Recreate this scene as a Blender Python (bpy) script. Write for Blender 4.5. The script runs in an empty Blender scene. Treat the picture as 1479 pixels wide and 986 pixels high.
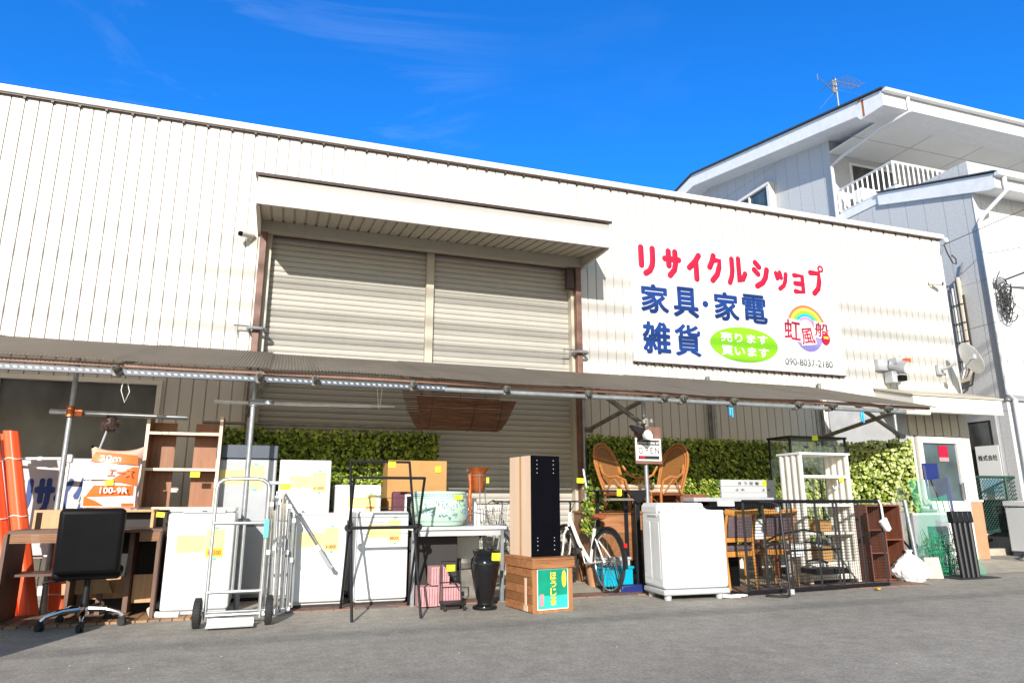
import bpy, bmesh, math, random
from mathutils import Matrix, Vector
S = bpy.context.scene
C = S.collection
R = math.radians
random.seed(7)

# ------------------------------------------------------------------ camera
cam_data = bpy.data.cameras.new('camera'); cam = bpy.data.objects.new('camera', cam_data); C.objects.link(cam)
cam_data.sensor_width = 36.0; cam_data.lens = 36.0 * 985 / 1479
cam_data.clip_start = 0.05; cam_data.clip_end = 3000
PITCH, YAW, ROLL = R(13.13), R(18.77), R(-0.122)
_f = Vector((math.sin(YAW) * math.cos(PITCH), math.cos(YAW) * math.cos(PITCH), math.sin(PITCH)))
_r = Vector((math.cos(YAW), -math.sin(YAW), 0)); _u = _r.cross(_f)
_r2 = _r * math.cos(ROLL) + _u * math.sin(ROLL); _u2 = -_r * math.sin(ROLL) + _u * math.cos(ROLL)
cam.matrix_world = Matrix(((_r2.x, _u2.x, -_f.x, 0), (_r2.y, _u2.y, -_f.y, 0), (_r2.z, _u2.z, -_f.z, 1.0), (0, 0, 0, 1)))
S.camera = cam

# ------------------------------------------------------------------ sky, sun, exposure
SUN_AZ, SUN_EL = R(21), R(22)
w = bpy.data.worlds.new('World'); S.world = w; w.use_nodes = True
nt = w.node_tree; nt.nodes.clear()
def N(t, typ, **kw):
    n = t.nodes.new(typ)
    for k, v in kw.items(): setattr(n, k, v)
    return n
sky = N(nt, 'ShaderNodeTexSky', sky_type='NISHITA', sun_disc=False, sun_elevation=SUN_EL, sun_rotation=math.pi + SUN_AZ,
        air_density=1.0, dust_density=0.3, ozone_density=2.5)
hsv = N(nt, 'ShaderNodeHueSaturation'); hsv.inputs['Saturation'].default_value = 1.15; hsv.inputs['Hue'].default_value = 0.5
tint = N(nt, 'ShaderNodeMix', data_type='RGBA', blend_type='MULTIPLY'); tint.inputs['Factor'].default_value = 1.0; tint.inputs['B'].default_value = (.17, .95, 1.68, 1)
# deep blue opposite the sun, paler and warmer round it
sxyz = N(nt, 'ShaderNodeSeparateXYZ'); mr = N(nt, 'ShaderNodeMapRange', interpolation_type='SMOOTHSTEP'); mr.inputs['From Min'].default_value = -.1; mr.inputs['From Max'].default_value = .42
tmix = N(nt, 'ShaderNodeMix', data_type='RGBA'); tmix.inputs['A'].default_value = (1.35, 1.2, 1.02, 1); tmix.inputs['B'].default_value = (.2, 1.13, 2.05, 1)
tc = N(nt, 'ShaderNodeTexCoord'); mp = N(nt, 'ShaderNodeMapping')
mp.inputs['Rotation'].default_value = (0, R(-28), R(8)); mp.inputs['Scale'].default_value = (1.6, 2.4, 8); mp.inputs['Location'].default_value = (3.7, 1.3, .6)
nz = N(nt, 'ShaderNodeTexNoise'); nz.inputs['Scale'].default_value = 1.5; nz.inputs['Detail'].default_value = 7; nz.inputs['Roughness'].default_value = .62
nz.inputs['Distortion'].default_value = .6
rp = N(nt, 'ShaderNodeValToRGB'); rp.color_ramp.elements[0].position = .52; rp.color_ramp.elements[1].position = .9
mul = N(nt, 'ShaderNodeMath', operation='MULTIPLY'); mul.inputs[1].default_value = .2
mx = N(nt, 'ShaderNodeMix', data_type='RGBA'); mx.inputs['B'].default_value = (7.5, 8.6, 10.5, 1)
bg = N(nt, 'ShaderNodeBackground'); bg.inputs['Strength'].default_value = 0.1
wo = N(nt, 'ShaderNodeOutputWorld')
L = nt.links.new
L(tc.outputs['Generated'], mp.inputs[0]); L(mp.outputs[0], nz.inputs['Vector']); L(nz.outputs['Fac'], rp.inputs[0]); 
cdir = (_f * 985 + _r2 * (430 - 739.5) + _u2 * (493 - 100)).normalized()  # the one patch of sky that carries cirrus
dt = N(nt, 'ShaderNodeVectorMath', operation='DOT_PRODUCT'); dt.inputs[1].default_value = cdir; L(tc.outputs['Generated'], dt.inputs[0])
dm = N(nt, 'ShaderNodeMapRange', interpolation_type='SMOOTHSTEP'); dm.inputs['From Min'].default_value = .95; dm.inputs['From Max'].default_value = .995; dm.inputs['To Min'].default_value = .12; L(dt.outputs['Value'], dm.inputs['Value'])
m0 = N(nt, 'ShaderNodeMath', operation='MULTIPLY'); L(rp.outputs[0], m0.inputs[0]); L(dm.outputs['Result'], m0.inputs[1]); L(m0.outputs[0], mul.inputs[0])
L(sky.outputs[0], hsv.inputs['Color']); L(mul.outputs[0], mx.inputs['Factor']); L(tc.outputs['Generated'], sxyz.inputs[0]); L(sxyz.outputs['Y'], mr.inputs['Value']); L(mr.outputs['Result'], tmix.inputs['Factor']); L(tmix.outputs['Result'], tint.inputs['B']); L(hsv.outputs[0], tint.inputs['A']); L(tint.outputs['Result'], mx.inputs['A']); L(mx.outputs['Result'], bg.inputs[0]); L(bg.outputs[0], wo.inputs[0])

sl = bpy.data.lights.new('sun', 'SUN'); sun = bpy.data.objects.new('sun', sl); C.objects.link(sun)
sl.energy = 5.0; sl.angle = R(0.53); sl.color = (1.0, 0.95, 0.87)
SUN_DIR = Vector((math.sin(SUN_AZ) * math.cos(SUN_EL), math.cos(SUN_AZ) * math.cos(SUN_EL), -math.sin(SUN_EL)))
sun.rotation_euler = SUN_DIR.to_track_quat('-Z', 'Y').to_euler(); sun.location = (-10, -20, 20)
S.view_settings.view_transform = 'Standard'; S.view_settings.look = 'None'
S.view_settings.exposure = 0.53; S.view_settings.gamma = 1.0; S.view_settings.use_curve_mapping = False

# ------------------------------------------------------------------ materials
def nm(name):
    m = bpy.data.materials.new(name); m.use_nodes = True
    return m, m.node_tree, m.node_tree.nodes['Principled BSDF']
def mat(name, col, rough=.5, metal=0., var=.08, scale=6., bump=0., bscale=60., alpha=1., trans=0., spec=.5, stretch=None, dirt=0., dirtcol=(.16, .12, .08)):
    m, t, b = nm(name)
    tc = N(t, 'ShaderNodeTexCoord'); nz = N(t, 'ShaderNodeTexNoise'); nz.inputs['Scale'].default_value = scale; nz.inputs['Detail'].default_value = 5
    src = tc.outputs['Object']
    if stretch:
        mp = N(t, 'ShaderNodeMapping'); mp.inputs['Scale'].default_value = stretch; t.links.new(src, mp.inputs[0]); src = mp.outputs[0]
    t.links.new(src, nz.inputs['Vector'])
    rp = N(t, 'ShaderNodeValToRGB')
    rp.color_ramp.elements[0].position = .3; rp.color_ramp.elements[1].position = .7
    rp.color_ramp.elements[0].color = [c * (1 - var) for c in col] + [1]; rp.color_ramp.elements[1].color = [min(1, c * (1 + var)) for c in col] + [1]
    t.links.new(nz.outputs['Fac'], rp.inputs[0]); out = rp.outputs[0]
    if dirt:
        n2 = N(t, 'ShaderNodeTexNoise'); n2.inputs['Scale'].default_value = 2.3; n2.inputs['Detail'].default_value = 9; n2.inputs['Roughness'].default_value = .72
        mp2 = N(t, 'ShaderNodeMapping'); mp2.inputs['Scale'].default_value = (4, 4, .6); t.links.new(tc.outputs['Object'], mp2.inputs[0]); t.links.new(mp2.outputs[0], n2.inputs['Vector'])
        r2 = N(t, 'ShaderNodeValToRGB'); r2.color_ramp.elements[0].position = .52; r2.color_ramp.elements[1].position = .85
        mu = N(t, 'ShaderNodeMath', operation='MULTIPLY'); mu.inputs[1].default_value = dirt
        mixn = N(t, 'ShaderNodeMix', data_type='RGBA'); mixn.inputs['B'].default_value = (*dirtcol, 1)
        t.links.new(n2.outputs['Fac'], r2.inputs[0]); t.links.new(r2.outputs[0], mu.inputs[0]); t.links.new(mu.outputs[0], mixn.inputs['Factor']); t.links.new(out, mixn.inputs['A']); out = mixn.outputs['Result']
    t.links.new(out, b.inputs['Base Color'])
    b.inputs['Roughness'].default_value = rough; b.inputs['Metallic'].default_value = metal; b.inputs['Alpha'].default_value = alpha
    b.inputs['Transmission Weight'].default_value = trans; b.inputs['Specular IOR Level'].default_value = spec
    if bump:
        n3 = N(t, 'ShaderNodeTexNoise'); n3.inputs['Scale'].default_value = bscale; n3.inputs['Detail'].default_value = 4; t.links.new(src, n3.inputs['Vector'])
        bp = N(t, 'ShaderNodeBump'); bp.inputs['Strength'].default_value = bump; bp.inputs['Distance'].default_value = .01
        t.links.new(n3.outputs['Fac'], bp.inputs['Height']); t.links.new(bp.outputs[0], b.inputs['Normal'])
    return m
def wood(name, c1, c2, rough=.5, axis='Z', scale=14., dist=3.):
    m, t, b = nm(name)
    tc = N(t, 'ShaderNodeTexCoord'); mp = N(t, 'ShaderNodeMapping')
    mp.inputs['Scale'].default_value = {'X': (.12, 1, 1), 'Y': (1, .12, 1), 'Z': (1, 1, .12)}[axis]
    nz = N(t, 'ShaderNodeTexNoise'); nz.inputs['Scale'].default_value = scale * 2.2; nz.inputs['Detail'].default_value = 8; nz.inputs['Roughness'].default_value = .65; nz.inputs['Distortion'].default_value = dist * .25
    rp = N(t, 'ShaderNodeValToRGB'); rp.color_ramp.elements[0].position = .33; rp.color_ramp.elements[1].position = .68
    rp.color_ramp.elements[0].color = (*c1, 1); rp.color_ramp.elements[1].color = (*c2, 1)
    t.links.new(tc.outputs['Object'], mp.inputs[0]); t.links.new(mp.outputs[0], nz.inputs['Vector']); t.links.new(nz.outputs['Fac'], rp.inputs[0]); t.links.new(rp.outputs[0], b.inputs['Base Color'])
    b.inputs['Roughness'].default_value = rough
    bp = N(t, 'ShaderNodeBump'); bp.inputs['Strength'].default_value = .12; bp.inputs['Distance'].default_value = .004
    t.links.new(nz.outputs['Fac'], bp.inputs['Height']); t.links.new(bp.outputs[0], b.inputs['Normal'])
    return m
def island_mat(name, cols, rough=.5, trans=0.):
    """each separate leaf / strip takes its own tint"""
    m, t, b = nm(name)
    g = N(t, 'ShaderNodeNewGeometry'); rp = N(t, 'ShaderNodeValToRGB')
    while len(rp.color_ramp.elements) < len(cols): rp.color_ramp.elements.new(.5)
    for i, c in enumerate(cols):
        rp.color_ramp.elements[i].position = i / (len(cols) - 1); rp.color_ramp.elements[i].color = (*c, 1)
    t.links.new(g.outputs['Random Per Island'], rp.inputs[0]); t.links.new(rp.outputs[0], b.inputs['Base Color'])
    b.inputs['Roughness'].default_value = rough
    if trans:
        tr = N(t, 'ShaderNodeBsdfTranslucent'); t.links.new(rp.outputs[0], tr.inputs[0])
        ms = N(t, 'ShaderNodeMixShader'); ms.inputs[0].default_value = trans
        t.links.new(b.outputs[0], ms.inputs[1]); t.links.new(tr.outputs[0], ms.inputs[2]); t.links.new(ms.outputs[0], t.nodes['Material Output'].inputs[0])
    return m
def asphalt():
    m, t, b = nm('asphalt'); tc = N(t, 'ShaderNodeTexCoord')
    def noise(s, d=6, r=.6):
        n = N(t, 'ShaderNodeTexNoise'); n.inputs['Scale'].default_value = s; n.inputs['Detail'].default_value = d; n.inputs['Roughness'].default_value = r
        t.links.new(tc.outputs['Object'], n.inputs['Vector']); return n.outputs['Fac']
    def ramp(f, a, bb, pa=.3, pb=.7):
        r = N(t, 'ShaderNodeValToRGB'); r.color_ramp.elements[0].position = pa; r.color_ramp.elements[1].position = pb
        r.color_ramp.elements[0].color = (*a, 1); r.color_ramp.elements[1].color = (*bb, 1); t.links.new(f, r.inputs[0]); return r.outputs[0]
    def mixm(a, c, f, typ='MULTIPLY'):
        x = N(t, 'ShaderNodeMix', data_type='RGBA', blend_type=typ); x.inputs['Factor'].default_value = f
        t.links.new(a, x.inputs['A']); t.links.new(c, x.inputs['B']); return x.outputs['Result']
    base = ramp(noise(.45, 8, .65), (.262, .24, .21), (.335, .308, .27), .35, .65)
    o = mixm(base, ramp(noise(120, 2), (.35, .35, .35), (1.6, 1.58, 1.54), .34, .66), .36); o = mixm(o, ramp(noise(42, 3, .7), (.62, .62, .62), (1.32, 1.32, 1.32), .36, .64), .55); o = mixm(o, ramp(noise(7, 6, .7), (.82, .82, .82), (1.15, 1.15, 1.15), .35, .65), .9)
    fl = ramp(noise(55, 1, .5), (0, 0, 0), (.3, .28, .25), .74, .8); o = mixm(o, fl, .8, 'ADD')
    vo = N(t, 'ShaderNodeTexVoronoi', feature='DISTANCE_TO_EDGE'); vo.inputs['Scale'].default_value = .38; vo.inputs['Randomness'].default_value = 1
    nd = N(t, 'ShaderNodeTexNoise'); nd.inputs['Scale'].default_value = 2.2; nd.inputs['Detail'].default_value = 6; t.links.new(tc.outputs['Object'], nd.inputs['Vector'])
    mv = N(t, 'ShaderNodeMix', data_type='RGBA', blend_type='LINEAR_LIGHT'); mv.inputs['Factor'].default_value = .3; t.links.new(tc.outputs['Object'], mv.inputs['A']); t.links.new(nd.outputs['Color'], mv.inputs['B']); t.links.new(mv.outputs['Result'], vo.inputs['Vector'])
    o = mixm(o, ramp(vo.outputs['Distance'], (.6, .6, .6), (1, 1, 1), .0, .005), .22)
    st = ramp(noise(1.3, 9, .7), (1, 1, 1), (.62, .62, .62), .56, .75); o = mixm(o, st, .7)
    t.links.new(o, b.inputs['Base Color']); b.inputs['Roughness'].default_value = .88; b.inputs['Specular IOR Level'].default_value = .3
    bp = N(t, 'ShaderNodeBump'); bp.inputs['Strength'].default_value = .55; bp.inputs['Distance'].default_value = .006; t.links.new(noise(150, 3), bp.inputs['Height']); t.links.new(bp.outputs[0], b.inputs['Normal'])
    return m
def brick_mat(name, c1, c2, mortar, scale, plane='XY', rough=.8, bw=.5, rh=.25, msize=.015, off=.5):
    m, t, b = nm(name); tc = N(t, 'ShaderNodeTexCoord'); sep = N(t, 'ShaderNodeSeparateXYZ'); cb = N(t, 'ShaderNodeCombineXYZ')
    t.links.new(tc.outputs['Object'], sep.inputs[0]); t.links.new(sep.outputs[plane[0]], cb.inputs['X']); t.links.new(sep.outputs[plane[1]], cb.inputs['Y'])
    br = N(t, 'ShaderNodeTexBrick', offset=off); br.inputs['Color1'].default_value = (*c1, 1); br.inputs['Color2'].default_value = (*c2, 1); br.inputs['Mortar'].default_value = (*mortar, 1)
    br.inputs['Scale'].default_value = scale; br.inputs['Mortar Size'].default_value = msize; br.inputs['Brick Width'].default_value = bw; br.inputs['Row Height'].default_value = rh
    t.links.new(cb.outputs[0], br.inputs['Vector'])
    nz = N(t, 'ShaderNodeTexNoise'); nz.inputs['Scale'].default_value = 30; nz.inputs['Detail'].default_value = 6; t.links.new(tc.outputs['Object'], nz.inputs['Vector'])
    x = N(t, 'ShaderNodeMix', data_type='RGBA', blend_type='OVERLAY'); x.inputs['Factor'].default_value = .35
    t.links.new(br.outputs['Color'], x.inputs['A']); t.links.new(nz.outputs['Fac'], x.inputs['B'])
    t.links.new(x.outputs['Result'], b.inputs['Base Color']); b.inputs['Roughness'].default_value = rough
    bp = N(t, 'ShaderNodeBump'); bp.inputs['Strength'].default_value = .4; bp.inputs['Distance'].default_value = .005; bp.invert = True
    t.links.new(br.outputs['Fac'], bp.inputs['Height']); t.links.new(bp.outputs[0], b.inputs['Normal'])
    return m
def glass(name, col, alpha, rough=.05):
    m, t, b = nm(name); b.inputs['Base Color'].default_value = (*col, 1); b.inputs['Roughness'].default_value = rough; b.inputs['Alpha'].default_value = alpha
    return m

M = {}
M['asphalt'] = asphalt()
M['paver'] = brick_mat('brick pavers', (.25, .135, .095), (.115, .085, .075), (.07, .06, .05), 1, 'XY', .85, .2, .1, .006, .5)
M['deck'] = brick_mat('deck boards', (.36, .2, .09), (.17, .11, .08), (.03, .025, .02), 1, 'YX', .7, .6, .095, .006, .3)
M['concrete'] = mat('concrete', (.36, .32, .26), .9, var=.2, scale=5, bump=.3, bscale=80, dirt=.5)
M['siding'] = mat('cream siding', (.58, .555, .51), .42, var=.04, scale=1.2, dirt=.2, dirtcol=(.42, .36, .28), bump=.02, bscale=3)
M['trimwhite'] = mat('white trim', (.7, .68, .63), .4, var=.04, dirt=.15)
M['soffit'] = mat('beige soffit', (.45, .41, .33), .5, var=.05, dirt=.25)
M['shutter'] = mat('beige shutter', (.39, .37, .33), .5, var=.05, scale=2, stretch=(1, 1, 4), dirt=.18)
M['brown'] = mat('brown steel', (.17, .085, .06), .55, var=.25, scale=9, dirt=.4, dirtcol=(.05, .03, .02))
def thin_sheet(m, col, f):
    t = m.node_tree; b = t.nodes['Principled BSDF']; tr = N(t, 'ShaderNodeBsdfTranslucent'); tr.inputs[0].default_value = (*col, 1); ms = N(t, 'ShaderNodeMixShader'); ms.inputs[0].default_value = f
    t.links.new(b.outputs[0], ms.inputs[1]); t.links.new(tr.outputs[0], ms.inputs[2]); t.links.new(ms.outputs[0], t.nodes['Material Output'].inputs[0]); return m
M['darkbrown'] = mat('dark brown trim', (.06, .035, .03), .5, var=.2)
M['darkline'] = mat('dark gap and shade fill', (.03, .027, .025), .8)
M['roofsheet'] = thin_sheet(mat('bronze corrugated sheet', (.2, .18, .165), .42, var=.18, scale=3, stretch=(1, .3, 1), dirt=.3), (.56, .5, .41), .55)
M['galv'] = mat('galvanised pipe', (.3, .32, .34), .42, .5, var=.18, scale=14)
M['galvdull'] = mat('weathered steel', (.2, .19, .17), .6, .5, var=.3, scale=10, dirt=.4)
M['alu'] = mat('aluminium', (.62, .63, .64), .33, .85, var=.1, scale=12)
M['chrome'] = mat('chrome', (.78, .78, .78), .12, 1., var=.05)
M['white'] = mat('white enamel', (.66, .67, .68), .28, var=.025, scale=2, dirt=.05, dirtcol=(.5, .47, .4))
M['bannergrey'] = mat('banner board', (.42, .405, .43), .5, var=.05)
M['offwhite'] = mat('off white plastic', (.72, .69, .62), .45, var=.06, dirt=.15)
M['greyplastic'] = mat('light grey plastic', (.4, .41, .43), .4, var=.05)
M['greyblue'] = mat('grey enamel', (.36, .375, .395), .35, var=.05)
M['navygrey'] = mat('dark slate', (.055, .07, .1), .4, var=.1)
M['black'] = mat('black leather', (.005, .005, .006), .5, spec=.12, var=.2, bump=.12, bscale=160)
M['blackmetal'] = mat('black painted metal', (.009, .009, .012), .45, .0, spec=.35, var=.2, scale=20)
M['blackgloss'] = mat('black glaze', (.008, .008, .009), .08, var=.1)
M['rubber'] = mat('black rubber', (.02, .02, .02), .8, bump=.2, bscale=90)
M['navyboard'] = mat('black laminate', (.002, .002, .004), .6, spec=.06, var=.2)
M['orange'] = mat('orange sheet', (.82, .105, .03), .42, var=.12, scale=7, stretch=(1, 1, .15))
M['blue'] = mat('sign blue', (.0, .03, .18), .5, var=.08)
M['red'] = mat('sign red', (.38, .0, .03), .5, var=.05)
M['green'] = mat('sign green', (.2, .52, .004), .5, var=.04)
M['signwhite'] = mat('sign white', (.72, .72, .72), .35, var=.015)
M['ink'] = mat('black ink', (.012, .012, .014), .6)
M['neon'] = mat('neon yellow card', (.6, .68, .006), .55, var=.05)
M['paper'] = mat('pale yellow paper', (.8, .68, .24), .7, var=.05)
M['price'] = mat('red ink', (.72, .06, .01), .6)
M['amber'] = mat('orange paper', (.9, .48, .02), .65, var=.05)
M['greyink'] = mat('grey ink', (.45, .4, .25), .7)
M['walnut'] = wood('walnut board', (.07, .033, .022), (.125, .062, .04), .5, 'X')
M['walnutv'] = wood('walnut board upright', (.1, .05, .032), (.17, .09, .058), .5, 'Z')
M['oak'] = wood('oak board', (.38, .21, .09), (.52, .31, .15), .5, 'Z')
M['beech'] = wood('orange beech board', (.2, .075, .03), (.3, .125, .055), .45, 'Z', 8)
M['edge'] = mat('pale board edge', (.62, .5, .36), .5, var=.08)
M['cedar'] = wood('cedar planks', (.2, .07, .025), (.4, .18, .07), .65, 'X', 10, 4)
M['cedarv'] = wood('cedar batten', (.26, .1, .035), (.4, .19, .07), .65, 'Z', 10, 4)
M['redwood'] = wood('reddish veneer', (.13, .042, .025), (.21, .08, .048), .4, 'Z')
M['honey'] = wood('honey wood', (.36, .15, .03), (.52, .24, .055), .35, 'Z', 12)
M['chest'] = wood('chest boards', (.17, .07, .028), (.28, .13, .05), .45, 'X')
M['rattan'] = mat('rattan cane', (.19, .06, .018), .35, var=.3, scale=40)
M['rattanlight'] = mat('rattan cane light', (.36, .14, .04), .3, var=.2, scale=40)
M['weave'] = mat('rattan weave', (.22, .095, .025), .6, var=.35, scale=90, bump=.4, bscale=120)
M['cushion'] = mat('cushion cloth', (.56, .43, .32), .85, var=.15, scale=30, bump=.2, bscale=200)
M['chairfab'] = mat('mauve brown cloth', (.1, .068, .075), .85, var=.2, scale=40, bump=.2, bscale=250)
M['cardboard'] = mat('cardboard', (.4, .22, .075), .8, var=.08, scale=4)
M['kraft'] = mat('pale chipboard', (.62, .45, .33), .7, var=.06, scale=6, stretch=(1, 1, .1))
M['tape'] = mat('brown tape', (.42, .25, .11), .4, var=.1)
M['pink'] = mat('pink paper', (.48, .25, .26), .7, var=.12, scale=18)
M['burgundy'] = mat('burgundy cloth', (.09, .02, .035), .7)
M['copper'] = mat('hammered copper', (.4, .1, .028), .35, .5, var=.35, scale=12, bump=.3, bscale=35)
M['teal'] = mat('turquoise plastic', (.0, .34, .48), .4, var=.06)
M['skyblue'] = mat('sky blue plastic', (.05, .42, .8), .4)
M['navy'] = mat('navy plastic', (.01, .02, .13), .45, var=.1)
M['terracotta'] = mat('terracotta base', (.46, .235, .13), .8, var=.08, bump=.1)
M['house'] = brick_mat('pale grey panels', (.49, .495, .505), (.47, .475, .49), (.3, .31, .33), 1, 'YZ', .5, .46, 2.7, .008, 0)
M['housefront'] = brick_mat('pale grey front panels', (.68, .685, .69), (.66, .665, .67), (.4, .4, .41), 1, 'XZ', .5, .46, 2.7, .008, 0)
M['housetrim'] = mat('white painted trim', (.72, .73, .74), .45, var=.05, dirt=.15)
M['housesoffit'] = mat('white soffit board', (.72, .72, .7), .6, var=.05, scale=.8)
M['tin'] = mat('dark roof metal', (.07, .07, .075), .5, .3)
M['rust'] = mat('rust', (.35, .1, .02), .8, var=.3)
M['darkglass'] = mat('dark wired glass', (.075, .08, .08), .3, var=.6, scale=3, stretch=(1, 1, .5))  # mottled grey in the colour stands in for soft reflections
M['glassdoor'] = mat('door glass', (.05, .075, .09), .08, var=.5, scale=2)
M['clearglass'] = glass('clear glass', (.4, .5, .47), .07)
M['greenfilm'] = glass('green tinted film', (.03, .4, .24), .3, .2)
M['greennet'] = mat('green netting', (.01, .2, .09), .6)
M['fence'] = mat('green coated wire', (.008, .05, .035), .5)
M['bag'] = mat('white plastic bag', (.78, .78, .78), .35, var=.03, bump=.25, bscale=14)
M['slab'] = mat('concrete slab', (.42, .4, .35), .9, var=.2, scale=14, bump=.3)
M['cable'] = mat('black cable', (.03, .03, .032), .6)
M['pipegrey'] = mat('grey conduit', (.3, .3, .31), .5, var=.1)
M['tan'] = mat('beige conduit', (.5, .43, .34), .5)
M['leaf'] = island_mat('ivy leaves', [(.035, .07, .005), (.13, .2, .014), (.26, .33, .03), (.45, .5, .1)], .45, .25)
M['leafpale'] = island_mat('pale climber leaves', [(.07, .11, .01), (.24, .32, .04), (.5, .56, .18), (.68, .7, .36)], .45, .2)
M['lattice'] = mat('dark green net', (.02, .035, .012), .8)
M['mesh'] = mat('dark wire', (.012, .012, .013), .45, .4)
M['saddle'] = mat('tan saddle', (.3, .085, .035), .45, var=.15)
M['lightgreen'] = mat('mint tape', (.1, .62, .5), .5)
M['cream'] = mat('cream enamel', (.78, .76, .7), .4, var=.05)
M['reflector'] = mat('red reflector', (.5, .01, .01), .2)
M['bulb'] = mat('lamp glass', (.75, .74, .7), .15, var=.05)
M['blind'] = wood('bamboo reed', (.07, .026, .012), (.22, .095, .042), .5, 'X', 22, 1)
M['gold'] = mat('gold paint', (.8, .6, .05), .4, var=.15)
M['labelgreen'] = mat('green paper label', (.0, .25, .15), .45, var=.2, scale=5)
M['labelteal'] = mat('faded teal paper', (.03, .45, .38), .45, var=.15, scale=5)
M['sackwhite'] = mat('clear pinkish plastic', (.74, .38, .3), .3, var=.06, bump=.2, bscale=20)
M['sackorange'] = mat('orange print', (.8, .14, .025), .35, var=.05)
M['silver'] = mat('silver print', (.5, .5, .52), .35, var=.05)

# ------------------------------------------------------------------ object helpers
def tag(o, label=None, cat=None, group=None, kind=None):
    if label: o['label'] = label
    if cat: o['category'] = cat
    if group: o['group'] = group
    if kind: o['kind'] = kind
    return o
def thing(name, label, cat, loc=(0, 0, 0), rz=0., group=None):
    o = bpy.data.objects.new(name, None); C.objects.link(o); o.empty_display_size = .1
    o.location = loc; o.rotation_euler = (0, 0, R(rz)); return tag(o, label, cat, group)
def wmat(o):
    m = Matrix.Identity(4)
    while o is not None:
        m = Matrix.Translation(o.location) @ o.rotation_euler.to_matrix().to_4x4() @ m; o = o.parent
    return m
def copy_tree(o, parent=None):
    c = o.copy(); C.objects.link(c); c.parent = parent
    for ch in list(o.children): copy_tree(ch, c)
    return c
EACH = {'top_bar', 'wall_pipe', 'canopy_edge', 'crossbar', 'strap', 'centre_bar', 'prop_rod', 'bent_rod', 'hook', 'joint', 'front_post', 'brake_lever', 'pedal', 'rail', 'post', 'leg', 'side_panel', 'downpipe', 'soffit_joint', 'rust_stain', 'side_rail', 'seat_rail'}
class MB:
    def __init__(s): s.v = []; s.f = []; s.M = Matrix.Identity(4)
    def add(s, vs, fs):
        n = len(s.v); s.v += [tuple(s.M @ Vector(v)) for v in vs]; s.f += [tuple(i + n for i in f) for f in fs]; return s
    def at(s, loc=(0, 0, 0), rx=0, ry=0, rz=0):
        s.M = Matrix.Translation(loc) @ Matrix.Rotation(R(rz), 4, 'Z') @ Matrix.Rotation(R(ry), 4, 'Y') @ Matrix.Rotation(R(rx), 4, 'X'); return s
    def box(s, x0, x1, y0, y1, z0, z1):
        return s.add([(x0, y0, z0), (x1, y0, z0), (x1, y1, z0), (x0, y1, z0), (x0, y0, z1), (x1, y0, z1), (x1, y1, z1), (x0, y1, z1)],
                     [(3, 2, 1, 0), (4, 5, 6, 7), (0, 1, 5, 4), (1, 2, 6, 5), (2, 3, 7, 6), (3, 0, 4, 7)])
    def prism(s, pts, a, b, axis='X'):
        """polygon in the other two axes, pulled along axis from a to b"""
        n = len(pts)
        f = {'X': lambda p, t: (t, p[0], p[1]), 'Y': lambda p, t: (p[0], t, p[1]), 'Z': lambda p, t: (p[0], p[1], t)}[axis]
        return s.add([f(p, a) for p in pts] + [f(p, b) for p in pts], [tuple(range(n - 1, -1, -1)), tuple(range(n, 2 * n))] + [(i, (i + 1) % n, n + (i + 1) % n, n + i) for i in range(n)])
    def tube(s, pts, r, n=8, closed=False, flat=None):
        P = [Vector(p) for p in pts]; k = len(P); rings = []; up = None
        rr = r if isinstance(r, (list, tuple)) else [r] * k
        for i in range(k):
            if closed: d = P[(i + 1) % k] - P[i - 1]
            else: d = P[min(i + 1, k - 1)] - P[max(i - 1, 0)]
            d.normalize()
            if up is None:
                up = Vector((0, 0, 1)) if abs(d.z) < .9 else Vector((0, 1, 0))
            sd = d.cross(up)
            if sd.length < 1e-5: sd = d.orthogonal()
            sd.normalize(); up = sd.cross(d).normalized()
            ring = []
            for j in range(n):
                a = 2 * math.pi * j / n
                v = (sd * math.cos(a) + up * math.sin(a)) * rr[i]
                if flat: v = Vector((v.x * flat[0], v.y * flat[1], v.z * flat[2]))
                ring.append(P[i] + v)
            rings.append(ring)
        vs = [v for rg in rings for v in rg]; fs = []
        for i in range(k if closed else k - 1):
            a, b = i * n, ((i + 1) % k) * n
            fs += [(a + j, a + (j + 1) % n, b + (j + 1) % n, b + j) for j in range(n)]
        if not closed: fs += [tuple(range(n - 1, -1, -1)), tuple(range((k - 1) * n, k * n))]
        return s.add(vs, fs)
    def bar(s, a, b, w, h=None):
        """square bar from a to b"""
        return s.tube([a, b], [w * .7071] * 2, 4) if h is None else s.tube([a, b], [w * .7071] * 2, 4, flat=None)
    def lathe(s, prof, n=28, c=(0, 0, 0)):
        vs = []; fs = []
        for r, z in prof:
            for j in range(n): vs.append((c[0] + r * math.cos(2 * math.pi * j / n), c[1] + r * math.sin(2 * math.pi * j / n), c[2] + z))
        for i in range(len(prof) - 1):
            a, b = i * n, (i + 1) * n
            fs += [(a + j, a + (j + 1) % n, b + (j + 1) % n, b + j) for j in range(n)]
        fs += [tuple(range(n - 1, -1, -1)), tuple(range((len(prof) - 1) * n, len(prof) * n))]
        return s.add(vs, fs)
    def quad(s, a, b, c, d): return s.add([a, b, c, d], [(0, 1, 2, 3)])
    def islands(s):
        par = list(range(len(s.v)))
        def fd(a):
            while par[a] != a: par[a] = par[par[a]]; a = par[a]
            return a
        for f in s.f:
            for i in f[1:]: par[fd(i)] = fd(f[0])
        gr = {}
        for f in s.f: gr.setdefault(fd(f[0]), []).append(f)
        out = []
        for fs in gr.values():
            ids = sorted({i for f in fs for i in f}); mp = {i: k for k, i in enumerate(ids)}; q = MB(); q.v = [s.v[i] for i in ids]; q.f = [tuple(mp[i] for i in f) for f in fs]; out.append(q)
        return out
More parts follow.
